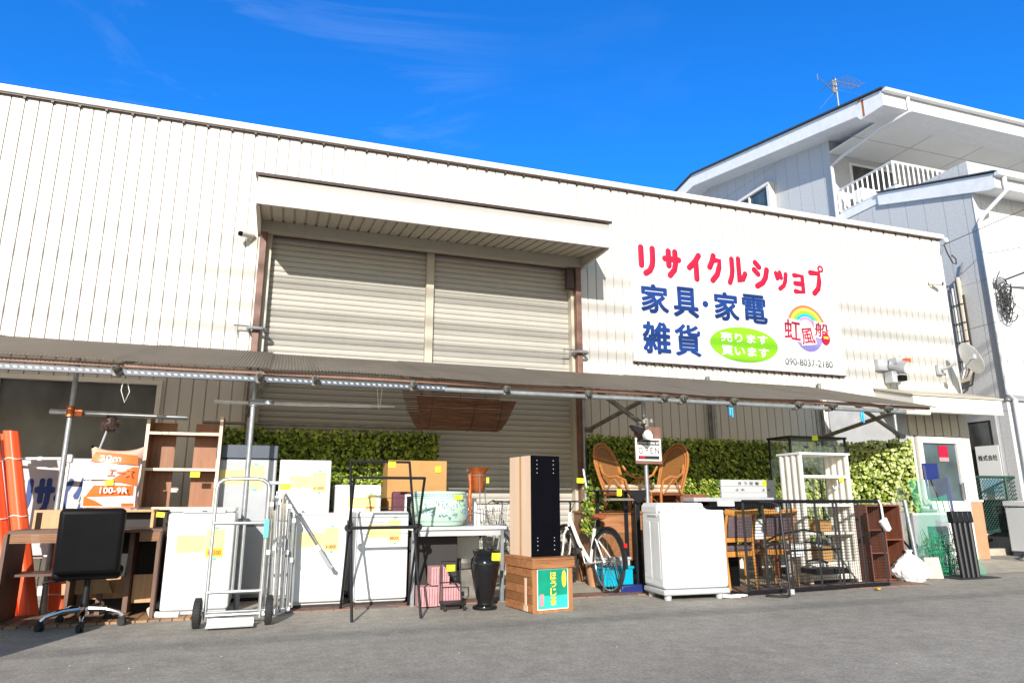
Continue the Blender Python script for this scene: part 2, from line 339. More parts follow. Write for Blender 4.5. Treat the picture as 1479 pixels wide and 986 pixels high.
    def build(s, name, material, parent=None, local=False, bevel=0., seg=2, smooth=35, label=None):
        if name in EACH and parent is not None:
            isl = s.islands()
            if len(isl) > 1:
                for q in isl: o = q.build(name, material, parent, local, bevel, seg, smooth, label)
                return o
        me = bpy.data.meshes.new(name); vs = s.v
        if parent is not None and not local:
            inv = wmat(parent).inverted(); vs = [tuple(inv @ Vector(v)) for v in vs]
        elif parent is not None and parent.type == 'MESH': pass
        me.from_pydata(vs, [], s.f); me.update()
        bm = bmesh.new(); bm.from_mesh(me); bmesh.ops.recalc_face_normals(bm, faces=bm.faces) if len(s.f) < 60000 else None; bm.to_mesh(me); bm.free()
        if smooth:
            me.polygons.foreach_set('use_smooth', [True] * len(me.polygons)); me.set_sharp_from_angle(angle=R(smooth))
        me.materials.append(material)
        o = bpy.data.objects.new(name, me); C.objects.link(o)
        if parent is not None: o.parent = parent
        if bevel:
            b = o.modifiers.new('bevel', 'BEVEL'); b.width = bevel; b.segments = seg; b.limit_method = 'ANGLE'; b.angle_limit = R(50); b.harden_normals = False
        if label: o['label'] = label
        return o
def lettering(name, body, x0, x1, z0, z1, y, material, parent, bold=0., local=False, keep=True, extrude=.0015, M_=None, shear=0.):
    """flat letters facing -Y, fitted into the rectangle x0..x1, z0..z1"""
    cu = bpy.data.curves.new(name, 'FONT'); cu.body = body; cu.size = 1; cu.extrude = 0; cu.resolution_u = 3; cu.shear = shear
    ob = bpy.data.objects.new(name, cu); C.objects.link(ob)
    dg = bpy.context.evaluated_depsgraph_get(); dg.update()
    me = bpy.data.meshes.new_from_object(ob.evaluated_get(dg)); bpy.data.objects.remove(ob)
    vs = [v.co.copy() for v in me.vertices]; fs = [tuple(p.vertices) for p in me.polygons]; bpy.data.meshes.remove(me)
    if not vs: return None
    ax, bx = min(v.x for v in vs), max(v.x for v in vs); az, bz = min(v.y for v in vs), max(v.y for v in vs)
    sx = (x1 - x0) / (bx - ax); sz = (z1 - z0) / (bz - az)
    m = MB()
    if M_ is not None: m.M = M_
    bb = bold * min((z1 - z0), .6) * .9; x0, x1, z0, z1 = x0 + bb, x1 - bb, z0 + bb, z1 - bb; sx = (x1 - x0) / (bx - ax); sz = (z1 - z0) / (bz - az)
    for q, (ox, oz) in enumerate([(0, 0)] if bold < .005 else [(0, 0)] + [(math.cos(k * .7854), math.sin(k * .7854)) for k in range(8)]):
        m.add([(x0 + (v.x - ax) * sx + ox * bb, y - q * .00025, z0 + (v.y - az) * sz + oz * bb) for v in vs], fs)
    me = bpy.data.meshes.new(name); V2 = m.v
    if not local and parent is not None:
        inv = wmat(parent).inverted(); V2 = [tuple(inv @ Vector(v)) for v in V2]
    me.from_pydata(V2, [], m.f); me.update(); me.materials.append(material)
    o = bpy.data.objects.new(name, me); C.objects.link(o); o.parent = parent
    return o
def price_tag(parent, x, y, z, wd=.07, ht=.045, local=False, tilt=0):
    random.seed(int(abs(x * 977 + z * 331)) + 3); tilt += random.uniform(-7, 7)
    m = MB(); m.at((x, y, z), ry=tilt); m.box(-wd / 2, wd / 2, -.002, .002, -ht / 2, ht / 2)
    o = m.build('price_tag', M['neon'], parent, local)
    q = MB(); q.M = m.M if local else Matrix.Translation(-wmat(parent).translation) @ m.M; px = -wd * .34
    while px < wd * .3:  # an illegible scrawl
        e = random.uniform(.06, .13) * wd; q.tube([(px, -.003, random.uniform(-.2, .2) * ht), (px + e * .5, -.003, random.uniform(-.25, .25) * ht), (px + e, -.003, random.uniform(-.2, .2) * ht)], .0013, 4); px += e * 1.25
    q.build('scrawl', M['greyink'], o, local=True, smooth=0)
    return o
def arc(cx, cz, rx, rz, a0, a1, n=12): return [(cx + rx * math.cos(R(a0 + (a1 - a0) * i / n)), cz + rz * math.sin(R(a0 + (a1 - a0) * i / n))) for i in range(n + 1)]
def stroke(m, pts, r, y, dep=.08): m.tube([(p[0], y, p[1]) for p in pts], r, 10, flat=(1, dep, 1)); 

# ================================================================== ground
def sheet(name, x0, x1, y0, y1, z, material):
    m = MB(); m.quad((x0, y0, z), (x1, y0, z), (x1, y1, z), (x0, y1, z)); o = m.build(name, material, smooth=0); tag(o, kind='structure'); return o
g = sheet('ground', -400, 400, -400, 600, 0, M['asphalt'])
m = MB(); m.quad((-7, 7.28, .004), (11.8, 7.28, .004), (11.8, 9.3, .004), (-7, 9.3, .004)); tag(m.build('shop_floor_slab', M['concrete'], smooth=0), kind='structure')
m = MB(); m.box(-7, 8.3, 6.98, 7.28, -.05, .012); tag(m.build('brick_paving', M['paver'], smooth=0), kind='structure')
m = MB(); m.box(-2.6, -.62, 6.86, 7.5, -.05, .018); tag(m.build('deck_paving', M['deck'], smooth=0), kind='structure')
m = MB(); m.box(4.66, 7.6, 6.62, 7.0, -.05, .01); tag(m.build('tile_paving', M['paver'], smooth=0), kind='structure')

# ================================================================== warehouse
FY = 9.1
wh = thing('warehouse', 'long cream metal sided shop building with a wide shutter and flat roof', 'building', (4, FY, 0))
def siding(mb, x0, x1, z0, z1, y=FY, step=.149, gw=.016, gd=.022):
    x = x0; prof = []
    k = math.floor(x0 / step)
    prof.append((x0, y))
    while True:
        k += 1; gx = k * step
        if gx + gw >= x1: break
        if gx - gw > x0: prof += [(gx - gw * .5, y), (gx - gw * .3, y + gd), (gx + gw * .3, y + gd), (gx + gw * .5, y)]
    prof.append((x1, y))
    n = len(prof)
    mb.add([(p[0], p[1], z0) for p in prof] + [(p[0], p[1], z1) for p in prof], [(i, i + 1, n + i + 1, n + i) for i in range(n - 1)])
m = MB()
ZT = 5.9
siding(m, -12, -3.1, 0, ZT); siding(m, -3.1, -1.38, 0, 1.4); siding(m, -3.1, -1.38, 2.42, ZT); siding(m, -1.38, -.34, 0, ZT)
siding(m, -.34, 4.1, 4.62, ZT); siding(m, 4.1, 10.5, 0, ZT); siding(m, 10.5, 11.6, 2.1, ZT); siding(m, 11.6, 11.83, 0, ZT)
n0 = len(m.v)
m.quad((11.83, FY, 0), (11.83, 26, 0), (11.83, 26, ZT), (11.83, FY, ZT)); m.quad((-12, FY, 0), (-12, 26, 0), (-12, 26, ZT), (-12, FY, ZT)); m.quad((-12, 26, 0), (11.83, 26, 0), (11.83, 26, ZT), (-12, 26, ZT))
m.build('wall', M['siding'], wh, smooth=0)
m = MB(); m.box(-12.05, 11.9, FY - .07, 26, ZT - .005, ZT + .09); m.build('roof_cap', M['trimwhite'], wh, bevel=.01)
m = MB(); m.box(-12, 11.83, FY - .045, FY - .003, ZT - .022, ZT - .006)
k = math.floor(-6 / .298)
while k * .298 < 11.7: m.box(k * .298 - .014, k * .298 + .014, FY - .043, FY - .003, ZT - .046, ZT - .0225); k += 1
m.build('cap_shade_strip', M['darkbrown'], wh, smooth=0)  # dark strip and teeth paint in the shade below the cap
# left window
wf = MB(); x0, x1, z0, z1 = -3.1, -1.38, 1.4, 2.42
wf.box(x0, x1, FY - .05, FY + .08, z1 - .055, z1); wf.box(x0, x1, FY - .07, FY + .08, z0, z0 + .075); wf.box(x1 - .055, x1, FY - .05, FY + .08, z0 + .076, z1 - .056); wf.box(x0, x0 + .055, FY - .05, FY + .08, z0 + .076, z1 - .056)
wfo = wf.build('window', M['offwhite'], wh, bevel=.004)
m = MB(); m.box(x0 + .056, x1 - .056, FY + .02, FY + .03, z0 + .077, z1 - .057); m.build('pane', M['darkglass'], wfo)
m = MB(); m.box(x0 - .05, x1 + .05, FY - .1, FY - .004, z0 - .05, z0 - .003); m.build('sill', M['trimwhite'], wfo, bevel=.004)
m = MB(); m.box(x0 + .05, x1 - .05, FY + .3, FY + .32, z0, z1); m.build('room_back', M['darkline'], wfo)
# shutters
def slats(x0, x1, z0, z1, y, p=.078):
    mb = MB(); prof = []; z = z0
    while z < z1 - .001:
        for t, d in ((0, 0), (.12, -.005), (.3, -.009), (.55, -.01), (.76, -.008), (.88, -.003), (.9, .01), (.97, .01)): prof.append((y + d, min(z + t * p, z1)))
        z += p
    n = len(prof); mb.add([(x0, a, b) for a, b in prof] + [(x1, a, b) for a, b in prof], [(i, i + 1, n + i + 1, n + i) for i in range(n - 1)]); return mb
slats(-.3, 1.83, .02, 4.47, FY + .12).build('shutter', M['shutter'], wh, smooth=30)
slats(1.93, 4.04, .02, 4.47, FY + .12).build('shutter', M['shutter'], wh, smooth=30)
m = MB(); m.box(1.825, 1.935, FY + .03, FY + .15, 0, 4.47); m.build('shutter_post', M['soffit'], wh, bevel=.006)
m = MB(); m.box(-.34, -.27, FY - .02, FY + .2, 0, 4.5); m.build('shutter_guide', M['soffit'], wh, bevel=.004)
m = MB(); m.box(4.03, 4.1, FY - .02, FY + .2, 0, 4.5); m.build('shutter_guide', M['soffit'], wh, bevel=.004)
m = MB(); m.box(-.34, 4.1, FY - .03, FY + .2, 4.47, 4.62); m.build('lintel', M['brown'], wh, bevel=.004)
for x in (-.42, 4.07):
    m = MB(); m.box(x, x + .085, FY - .13, FY - .02, .0, 4.5); m.build('door_post', M['brown'], wh, bevel=.008)
    m = MB(); m.tube([(x - .04, FY - .02, 3.12), (x - .05, FY - .16, 3.12), (x - .03, FY - .19, 3.12), (x + .12, FY - .19, 3.12), (x + .15, FY - .15, 3.12), (x + .15, FY - .03, 3.12)], .022, 8)
    m.tube([(x - .22, FY - .1, 3.16), (x - .04, FY - .1, 3.16)], .009, 6); m.tube([(x - .2, FY - .1, 3.16), (x - .2, FY - .1, 3.06)], .006, 6)
    m.build('clamp', M['galv'], wh)
m = MB(); m.box(3.93, 4.06, FY - .1, FY - .02, 4.1, 4.42); m.build('shutter_switch', M['darkbrown'], wh, bevel=.01)
# canopy over the shutter: box with white fascia, ribbed soffit
CX0, CX1, CY0 = -.46, 4.2, 8.08
cn = MB(); cn.prism([(CY0, 4.44), (CY0 + .03, 4.44), (CY0 + .03, 4.5), (FY - .004, 4.7), (FY - .004, 5.06), (CY0, 4.79)], CX0, CX1, 'X')
cno = cn.build('canopy', M['siding'], wh, bevel=.006)
m = MB(); m.prism([(CY0 - .03, 4.793), (CY0 - .03, 4.83), (FY - .004, 5.11), (FY - .004, 5.073)], CX0 - .03, CX1 + .03, 'X'); m.build('canopy_roof', M['darkbrown'], cno)
m = MB(); nx = 33
for i in range(nx):
    a = CX0 + .05 + i * (CX1 - CX0 - .1) / nx; b = a + (CX1 - CX0 - .1) / nx
    m.prism([(CY0 + .035, 4.452), (FY - .01, 4.612), (FY - .01, 4.64), (CY0 + .035, 4.48)], a, b - .03, 'X')
    m.prism([(CY0 + .035, 4.472), (FY - .01, 4.632), (FY - .01, 4.64), (CY0 + .035, 4.48)], b - .03, b, 'X')
m.build('canopy_soffit', M['soffit'], cno, smooth=0)
m = MB(); m.box(CX0 + .02, CX1 - .02, FY - .14, FY - .035, 4.44, 4.6); m.build('canopy_beam', M['soffit'], cno, bevel=.005)
m = MB(); m.box(CX0, CX0 + .045, CY0 + .04, FY - .004, 4.43, 4.66); m.box(CX1 - .045, CX1, CY0 + .04, FY - .004, 4.43, 4.66); m.build('canopy_edge', M['soffit'], cno)
# grey lower wall panel and inset strips right of the shutter
m = MB(); m.box(8.68, 10.35, FY - .03, FY - .004, .9, 2.75); m.build('grey_panel', M['pipegrey'], wh)
m = MB()
for x in (8.5, 6.32): m.tube([(x, FY - .06, 1.5), (x, FY - .06, 2.9)], .03, 10)
m.build('wall_pipe', M['galvdull'], wh)
# entry door, base course, porch hood
m = MB(); a, b = 10.53, 11.55
m.box(a, a + .1, FY - .06, FY + .06, .0, 2.08); m.box(b - .12, b, FY - .06, FY + .06, .0, 2.08); m.box(a + .101, b - .121, FY - .06, FY + .06, 1.97, 2.08); m.box(a + .101, b - .121, FY - .04, FY + .03, .02, .98)
door = m.build('door', M['trimwhite'], wh, bevel=.006)
m = MB(); m.box(a + .1, b - .12, FY - .01, FY, .98, 1.97); m.build('pane', M['glassdoor'], door)
m = MB(); m.box(b - .16, b - .145, FY - .11, FY - .085, 1.0, 1.3); m.build('handle', M['alu'], door)
m = MB(); m.box(11.02, 11.24, FY - .018, FY - .013, 1.73, 1.93); m.build('poster', M['red'], door)
m = MB(); m.box(11.02, 11.24, FY - .018, FY - .013, 1.66, 1.727); m.build('poster', M['pink'], door)
m = MB(); m.box(11.56, 11.86, FY - .035, FY + .3, 0, .96); m.build('base_course', M['terracotta'], wh, bevel=.004)
m = MB(); m.box(11.55, 11.88, FY - .05, FY + .3, .962, 1.0); m.build('base_ledge', M['trimwhite'], wh, bevel=.004)
hood = MB(); hood.prism([(8.35, 2.4), (8.35, 2.66), (FY - .004, 2.86), (FY - .004, 2.5)], 9.75, 11.75, 'X'); ho = hood.build('porch_hood', M['siding'], wh, bevel=.006)
m = MB(); m.prism([(8.33, 2.664), (8.33, 2.69), (FY - .004, 2.9), (FY - .004, 2.87)], 9.72, 11.78, 'X'); m.build('hood_roof', M['soffit'], ho)
m = MB(); siding(m, 10.3, 11.83, 2.1, 2.5, FY - .012, .2, .03, .012); m.build('door_head', M['soffit'], wh, smooth=0)

# ================================================================== sign
sg = thing('shop_sign', 'large white billboard with red and blue Japanese lettering on the cream wall', 'sign', (7.08, FY - .06, 3.07))
m = MB(); m.box(5.04, 9.11, FY - .055, FY - .004, 3.07, 5.1); m.build('board', M['signwhite'], sg, bevel=.004)
m = MB(); m.box(5.04, 9.11, FY - .06, FY - .004, 3.05, 3.067)
k = 5.1
while k < 9.1: m.box(k, k + .03, FY - .062, FY - .006, 3.03, 3.0495); k += .149
m.build('lower_edge', M['darkbrown'], sg, smooth=0)
SY = FY - .06
def rounded(mb, pts, r, y, dep=.06):
    P = [Vector((p[0], p[1])) for p in pts]; d0 = (P[0] - P[1]).normalized(); d1 = (P[-1] - P[-2]).normalized()
    pre = [(P[0] + d0 * r * math.sin(R(a)), r * max(.05, math.cos(R(a)))) for a in (88, 65, 40, 20)]; post = [(P[-1] + d1 * r * math.sin(R(a)), r * max(.05, math.cos(R(a)))) for a in (20, 40, 65, 88)]
    seq = pre + [(p, r) for p in P] + post
    mb.tube([(p.x, y, p.y) for p, _ in seq], [q for _, q in seq], 12, flat=(1, dep, 1))
def kata(name, strokes, x0, x1, z0, z1, r, extra=None):
    m = MB()
    for st in strokes: rounded(m, [(x0 + r + a * (x1 - x0 - 2 * r), z0 + r + b * (z1 - z0 - 2 * r)) for a, b in st], r, SY)
    return m.build(name, M['red'], sg)
rr = .052
kata('letter', [[(0, 1), (0, .3)], [(1, 1), (1, .55), (.93, .33), (.72, .12), (.35, 0)]], 5.19, 5.5, 4.45, 4.98, rr)
kata('letter', [[(0, .68), (1, .68)], [(.27, 1), (.27, .4)], [(.75, 1), (.75, .5), (.66, .25), (.32, 0)]], 5.62, 5.98, 4.46, 4.97, rr)
kata('letter', [[(.95, 1), (.6, .74), (0, .45)], [(.66, .74), (.66, 0)]], 6.07, 6.37, 4.45, 4.96, rr)
kata('letter', [[(.42, 1), (.25, .75), (0, .52)], [(.38, .82), (1, .82), (.92, .55), (.7, .25), (.22, 0)]], 6.46, 6.76, 4.46, 4.99, rr)
kata('letter', [[(.2, .96), (.2, .5), (.14, .25), (0, 0)], [(.62, 1), (.62, .05), (.82, .16), (1, .42)]], 6.84, 7.25, 4.46, 4.99, rr * .92)
kata('letter', [[(.12, .97), (.4, .8)], [(0, .66), (.28, .5)], [(1, .72), (.85, .38), (.6, .16), (.15, 0)]], 7.34, 7.7, 4.45, 4.98, rr)
kata('letter', [[(0, .92), (.12, .6)], [(.4, .98), (.5, .66)], [(1, .92), (.9, .5), (.7, .2), (.3, 0)]], 7.79, 8.08, 4.46, 4.84, rr * .8)
kata('letter', [[(0, 1), (1, 1), (1, 0), (0, 0)], [(.05, .5), (1, .5)]], 8.17, 8.43, 4.44, 4.82, rr * .9)
kata('letter', [[(0, .84), (.86, .84), (.84, .5), (.66, .2), (.22, 0)]], 8.52, 8.83, 4.44, 4.98, rr)
m = MB(); m.tube([(8.8 + .048 * math.cos(R(a)), SY, 4.95 + .048 * math.sin(R(a))) for a in range(0, 360, 20)], .02, 8, closed=True, flat=(1, .15, 1)); m.build('letter', M['red'], sg)
for ch, a, b, c, d in (('家', 5.2, 5.7, 3.85, 4.33), ('具', 5.78, 6.25, 3.83, 4.34), ('家', 6.54, 7.02, 3.84, 4.33), ('電', 7.09, 7.58, 3.84, 4.34), ('雑', 5.2, 5.7, 3.2, 3.72), ('貨', 5.77, 6.25, 3.2, 3.72)):
    lettering('letter', ch, a, b, c, d, SY, M['blue'], sg, bold=.03 if ch in '電貨' else .037)
m = MB(); m.prism(arc(6.38, 4.09, .055, .055, 0, 348, 28), SY - .002, SY + .003, 'Y'); m.build('letter', M['blue'], sg)
m = MB(); m.prism([(7.075 + .655 * math.cos(R(a)), 3.465 + .29 * math.sin(R(a))) for a in range(0, 360, 8)], SY - .003, SY + .003, 'Y'); ov = m.build('green_oval', M['green'], sg)
lettering('oval_text', '売ります', 6.62, 7.54, 3.49, 3.65, SY - .006, M['signwhite'], sg, bold=.03)
lettering('oval_text', '買います', 6.62, 7.54, 3.27, 3.43, SY - .006, M['signwhite'], sg, bold=.03)
lettering('phone_number', '090-8037-2180', 7.86, 8.84, 3.185, 3.3, SY, M['ink'], sg, bold=.004)
# emblem: rainbow arcs, lilac boat, three characters, red dot
M['rb'] = [mat('rainbow ' + n_, c, .5, var=.02) for n_, c in (('coral', (.62, .16, .06)), ('yellow', (.72, .55, .08)), ('lime', (.25, .55, .01)), ('aqua', (.0, .38, .55)), ('rose', (.6, .25, .42)))]
M['lilac'] = mat('lilac print', (.25, .21, .55), .5, var=.02)
for i in range(5):
    ro, ri = .4 - i * .05, .4 - (i + 1) * .05
    m = MB(); o_ = arc(8.37, 3.85, ro, ro, 0, 180, 30); i_ = arc(8.37, 3.85, ri, ri, 180, 0, 30)
    n = len(o_); vs = [(p[0], SY - .001, p[1]) for p in o_] + [(p[0], SY - .001, p[1]) for p in reversed(i_)]
    m.add(vs, [(j, j + 1, n + j + 1, n + j) for j in range(n - 1)]); m.build('rainbow', M['rb'][i], sg, smooth=0)
m = MB(); m.prism(arc(8.4, 3.8, .31, .36, 180, 360, 24), SY - .003, SY + .002, 'Y'); m.build('boat', M['lilac'], sg)
def outline_char(ch, x0, x1, z0, z1, ang, SY=SY):
    cx_, cz_ = (x0 + x1) / 2, (z0 + z1) / 2
    mt = Matrix.Translation((cx_, 0, cz_)) @ Matrix.Rotation(R(ang), 4, 'Y')
    hw, hh = (x1 - x0) / 2, (z1 - z0) / 2
    m = MB(); m.M = mt; m.box(-hw - .018, hw + .018, SY - .008, SY - .005, -hh - .015, hh + .015); m.build('character_patch', M['signwhite'], sg, bevel=.02)
    lettering('letter', ch, -hw, hw, -hh, hh, SY - .012, M['red'], sg, bold=.016, M_=mt)
outline_char('虹', 7.89, 8.22, 3.62, 3.97, 4); outline_char('風', 8.22, 8.5, 3.56, 3.84, -8, SY - .006); outline_char('船', 8.53, 8.82, 3.7, 3.96, 6)
m = MB(); m.prism(arc(8.74, 3.68, .085, .1, 0, 345, 24), SY - .022, SY - .006, 'Y'); m.build('red_dot', M['red'], sg)
m = MB(); m.box(8.69, 8.79, SY - .025, SY - .0225, 3.68, 3.72); m.build('dot_text', M['gold'], sg)

# ================================================================== lean-to roof on scaffold pipes
lt = thing('pipe_shelter', 'long lean-to of bronze corrugated sheets on galvanised scaffold pipes', 'lean-to roof', (2, 7, 0))
def wavy(x0, x1, y0, z0, y1, z1, amp=.0055, pitch=.032, seg=6, rows=3):
    mb = MB(); n = int((x1 - x0) / pitch * seg); sl = math.hypot(y1 - y0, z1 - z0); ny, nz_ = -(z1 - z0) / sl, (y1 - y0) / sl
    vs = []
    for j in range(rows):
        t = j / (rows - 1)
        for i in range(n + 1):
            x = x0 + (x1 - x0) * i / n; h_ = amp * math.sin(2 * math.pi * (x - x0) / pitch)
            sag = .012 * math.sin(x * 2.1) * (1 - t) + .01 * math.sin(x * .7 + 1) * (1 - t)
            vs.append((x, y0 + (y1 - y0) * t + ny * h_, z0 + (z1 - z0) * t + nz_ * h_ + sag))
    mb.add(vs, [(j * (n + 1) + i, j * (n + 1) + i + 1, (j + 1) * (n + 1) + i + 1, (j + 1) * (n + 1) + i) for j in range(rows - 1) for i in range(n)])
    return mb
EZ, EY, WZ = 2.215, 6.8, 2.84
xs = [-6.5, -4.8, -3.1, -1.4, -.2, 1.5, 3.2, 4.9, 6.6, 8.3]
for i in range(len(xs) - 1):
    dz = .008 * (i % 2); o_ = .0 if i > 3 else .012
    wavy(xs[i] - .06 * (i % 2), xs[i + 1] + .06 * (i % 2), EY - .02 * (i % 3) * .5, EZ + dz + o_, FY - .03, WZ + dz + o_).build('roof_sheet', M['roofsheet'], lt, smooth=80)
sl_ = (WZ - EZ) / (FY - .03 - EY)
m = MB(); m.box(-6.5, 8.28, EY + .06, EY + .1, EZ - .032, EZ + .002); m.build('eave_batten', M['brown'], lt)
for yy in (7.6, 8.4):
    z = EZ + (yy - EY) * sl_; m = MB(); m.tube([(-6.5, yy, z - .035), (8.3, yy, z - .035)], .024, 10); m.build('purlin', M['galvdull'], lt)
m = MB(); m.tube([(1.6, EY + .1, 2.13), (7.9, EY + .1, 2.14)], .026, 12); m.build('eave_pipe', M['galv'], lt)
m = MB(); m.box(-6.5, 1.62, EY + .08, EY + .083, 2.115, 2.165); m.box(-6.5, 1.62, EY + .083, EY + .12, 2.115, 2.118); m.build('slotted_angle', M['navygrey'], lt)
m = MB(); x = -6.4
while x < 1.6: m.prism([(x, 2.132), (x + .028, 2.132), (x + .018, 2.15), (x - .01, 2.15)], EY + .0765, EY + .0795, 'Y'); x += .055
m.build('angle_slots', M['greyplastic'], lt, smooth=0)
for x in (-5.4, -3.6, -1.43, -.22, .29, 1.26, 2.26, 3.22, 4.18, 4.43, 5.12, 6.08, 6.6, 7.51):
    m = MB(); z0_ = EZ - .062; m.tube([(x, EY - .04, z0_), (x, FY - .05, z0_ + (FY - EY) * sl_)], .024, 12); ra = m.build('rafter_pipe', M['galvdull'], lt)
    m = MB(); m.tube([(x, EY - .045, z0_ - .0005), (x, EY - .0405, z0_)], .019, 12); m.build('pipe_mouth', M['darkline'], ra)
    m = MB(); m.tube([(x, EY - .005, z0_), (x, EY + .05, z0_ + .015)], .033, 10); m.box(x - .025, x + .03, EY + .06, EY + .14, 2.1, 2.185); m.tube([(x + .035, EY + .03, z0_ - .03), (x + .035, EY + .1, z0_ - .03)], .013, 6); m.build('clamp', M['galvdull'], lt)
def pole(x, y, z1, z0=.0, r=.0243):
    m = MB(); m.tube([(x, y, z0), (x, y, z1)], r, 12); return m.build('pole', M['galv'], lt)
for x, y in ((-1.93, 7.62), (-.27, 7.3), (4.165, 7.3), (8.03, 8.65), (8.66, 7.78), (-.35, 8.6), (4.13, 8.95), (6.35, 8.95), (-4.5, 7.6)):
    pole(x, y, EZ + (y - EY) * sl_ - .02)
m = MB(); m.tube([(-2.12, 7.67, 1.85), (-.9, 7.67, 1.83)], .0243, 12); m.build('cross_pipe', M['galv'], lt)
m = MB(); m.tube([(-1.93, 7.6, 1.8), (-1.93, 7.6, 1.9)], .036, 10); m.box(-1.9, -1.83, 7.6, 7.7, 1.81, 1.87); m.build('clamp', M['copper'], lt)
def brace(a, b, r=.03):
    m = MB(); m.tube([a, b], r, 10); m.build('brace', M['galvdull'], lt)
    m = MB(); m.tube([(a[0] - .05, a[1], a[2]), (a[0] + .05, a[1], a[2])], .04, 8); m.build('clamp', M['galvdull'], lt)
brace((4.16, 8.85, 1.98), (4.3, 7.3, 2.26)); brace((4.165, 7.34, 1.9), (3.55, 7.34, 2.3)); brace((8.03, 8.6, 1.95), (8.1, 7.2, 2.2)); brace((8.535, 7.6, 1.9), (7.7, 7.6, 2.36)); brace((-.35, 8.55, 2.0), (-.25, 7.3, 2.26)); brace((-.27, 7.4, 1.98), (-.12, 8.3, 2.45))
m = MB(); m.tube([(-.30, 7.27, 1.97), (-.1, 7.27, 1.97)], .03, 8); m.tube([(-.27, 7.3, 1.93), (-.27, 7.3, 2.0)], .037, 10); m.lathe([(.045, -.02), (.045, .02)], 14, (-.12, 7.24, 1.965)); m.build('clamp', M['galv'], lt)
m = MB(); m.tube([(8.3, EY + .1, 2.14), (7.88, EY + .1, 2.14)], .03, 10); m.build('pipe_end', M['offwhite'], lt)
# hanging things under the roof
m = MB(); m.tube([(-.66, 7.62, 2.0), (-.52, 7.62, 2.0)], .021, 10); m.tube([(-.52, 7.62, 2.0), (.93, 7.62, 2.02)], .018, 10); m.tube([(.92, 7.62, 2.02), (1.2, 7.62, 2.024)], .013, 10)
tag(m.build('laundry_pole', M['alu']), 'aluminium telescopic laundry pole hung level in front of the shutter under the roof', 'pole')
m = MB(); m.tube([(1.02, 7.61, 2.4), (1.0, 7.605, 2.2), (1.02, 7.6, 1.99), (1.04, 7.64, 2.0), (1.05, 7.61, 2.2), (1.03, 7.61, 2.4)], .004, 6); tag(m.build('cord_loop', M['offwhite']), 'pale cord loop holding the end of the laundry pole near the bamboo blind', 'cord')
m = MB(); m.tube([(-1.38, 7.0, 2.2), (-1.4, 7.0, 1.99), (-1.36, 7.0, 1.88), (-1.33, 7.0, 1.98), (-1.36, 7.0, 2.08), (-1.34, 7.0, 2.2)], .004, 6); tag(m.build('cord_loop', M['offwhite']), 'pale cord loop hanging from the slotted rail in front of the dark window', 'cord')
def clip(x, label):
    t = thing('hanging_clip', label, 'clip', (x, EY + .1, 2.12), 0, 'blue clips on the eave pipe')
    m = MB(); m.box(-.028, -.012, -.01, .01, -.13, -.01); m.box(.004, .02, -.01, .01, -.15, -.01); m.box(-.03, .022, -.012, .012, -.055, -.04); m.tube([(-.02, 0, .03), (0, 0, .045), (.012, 0, .03), (.012, 0, -.02)], .008, 6); m.at((0, 0, 0)); m.build('grip', M['skyblue'], t, True, bevel=.003)
clip(5.13, 'sky blue plastic clip on the eave pipe above the ivy left of the glass showcase'); clip(7.14, 'sky blue plastic clip on the eave pipe nearest the roof end by the door')
# reed blind: a curled sheet of bamboo
t = thing('bamboo_blind', 'brown bamboo reed blind curled into a trough under the roof', 'blind', (2.0, 7.8, 2.0))
pf = [(8.2, 2.55), (8.18, 2.3), (8.12, 2.04), (8.0, 1.88), (7.85, 1.81), (7.7, 1.83), (7.58, 1.92), (7.5, 2.05), (7.46, 2.13)]
P2 = []
for i in range(len(pf) - 1):
    for k in range(9): P2.append(tuple(pf[i][j] + (pf[i + 1][j] - pf[i][j]) * k / 9 for j in (0, 1)))
m = MB()
for i, p in enumerate(P2):
    j = random.uniform(-.004, .004); sh = (i / len(P2)); dn = min(1., max(0., (2.4 - p[1]) / .6)) ** 1.5; m.tube([(1.36 + j + .17 * dn, p[0], p[1] + .0), (2.0, p[0] + random.uniform(-.004, .004), p[1] + random.uniform(-.004, .004)), (2.63 + j - .15 * dn, p[0], p[1])], .0075, 6)
m.build('reeds', M['blind'], t)
for x in (1.6, 2.1, 2.42):
    m = MB(); m.tube([(x, p[0] - .006, p[1] - .009) for p in P2], .004, 5); m.build('binding', M['darkbrown'], t)

# ================================================================== wall fittings
def camera_unit(x, z, s, label):
    t = thing('security_camera', label, 'camera', (x, FY - .004, z), 0, 'bullet cameras on the wall')
    m = MB(); m.tube([(0, 0, 0), (0, -.03, 0)], .035, 14); m.tube([(0, -.03, 0), (.0, -.07, .02)], .014, 8); m.build('mount', M['offwhite'], t, True)
    m = MB(); m.tube([(.04 * s, -.02, .04), (-.1 * s, -.16, .0)], [.035, .038], 14); m.build('body', M['offwhite'], t, True)
    m = MB(); m.tube([(-.099 * s, -.159, .0), (-.118 * s, -.178, -.005)], [.034, .032], 14); m.build('lens', M['black'], t, True)
camera_unit(-.55, 4.36, 1, 'small beige bullet camera left of the shutter canopy'); camera_unit(11.42, 4.93, -1, 'small beige bullet camera near the right corner above the dish')
t = thing('flood_light', 'grey wall flood light with round lens above the shelter roof end', 'light', (9.98, FY - .004, 3.2))
m = MB(); m.box(-.16, .16, -.09, 0, .0, .2); m.build('mount', M['greyplastic'], t, True, bevel=.012)
m = MB(); m.tube([(.12, -.1, .1), (.2, -.34, .02)], [.11, .12], 18); m.box(.04, .3, -.28, -.12, .1, .2); hd = m.build('housing', M['greyplastic'], t, True)
m = MB(); m.tube([(.2, -.338, .02), (.205, -.355, .015)], .105, 18); m.build('lens', M['bulb'], t, True)
m = MB(); m.box(.16, .26, -.38, -.3, .11, .18); m.build('sensor', M['orange'], t, True)
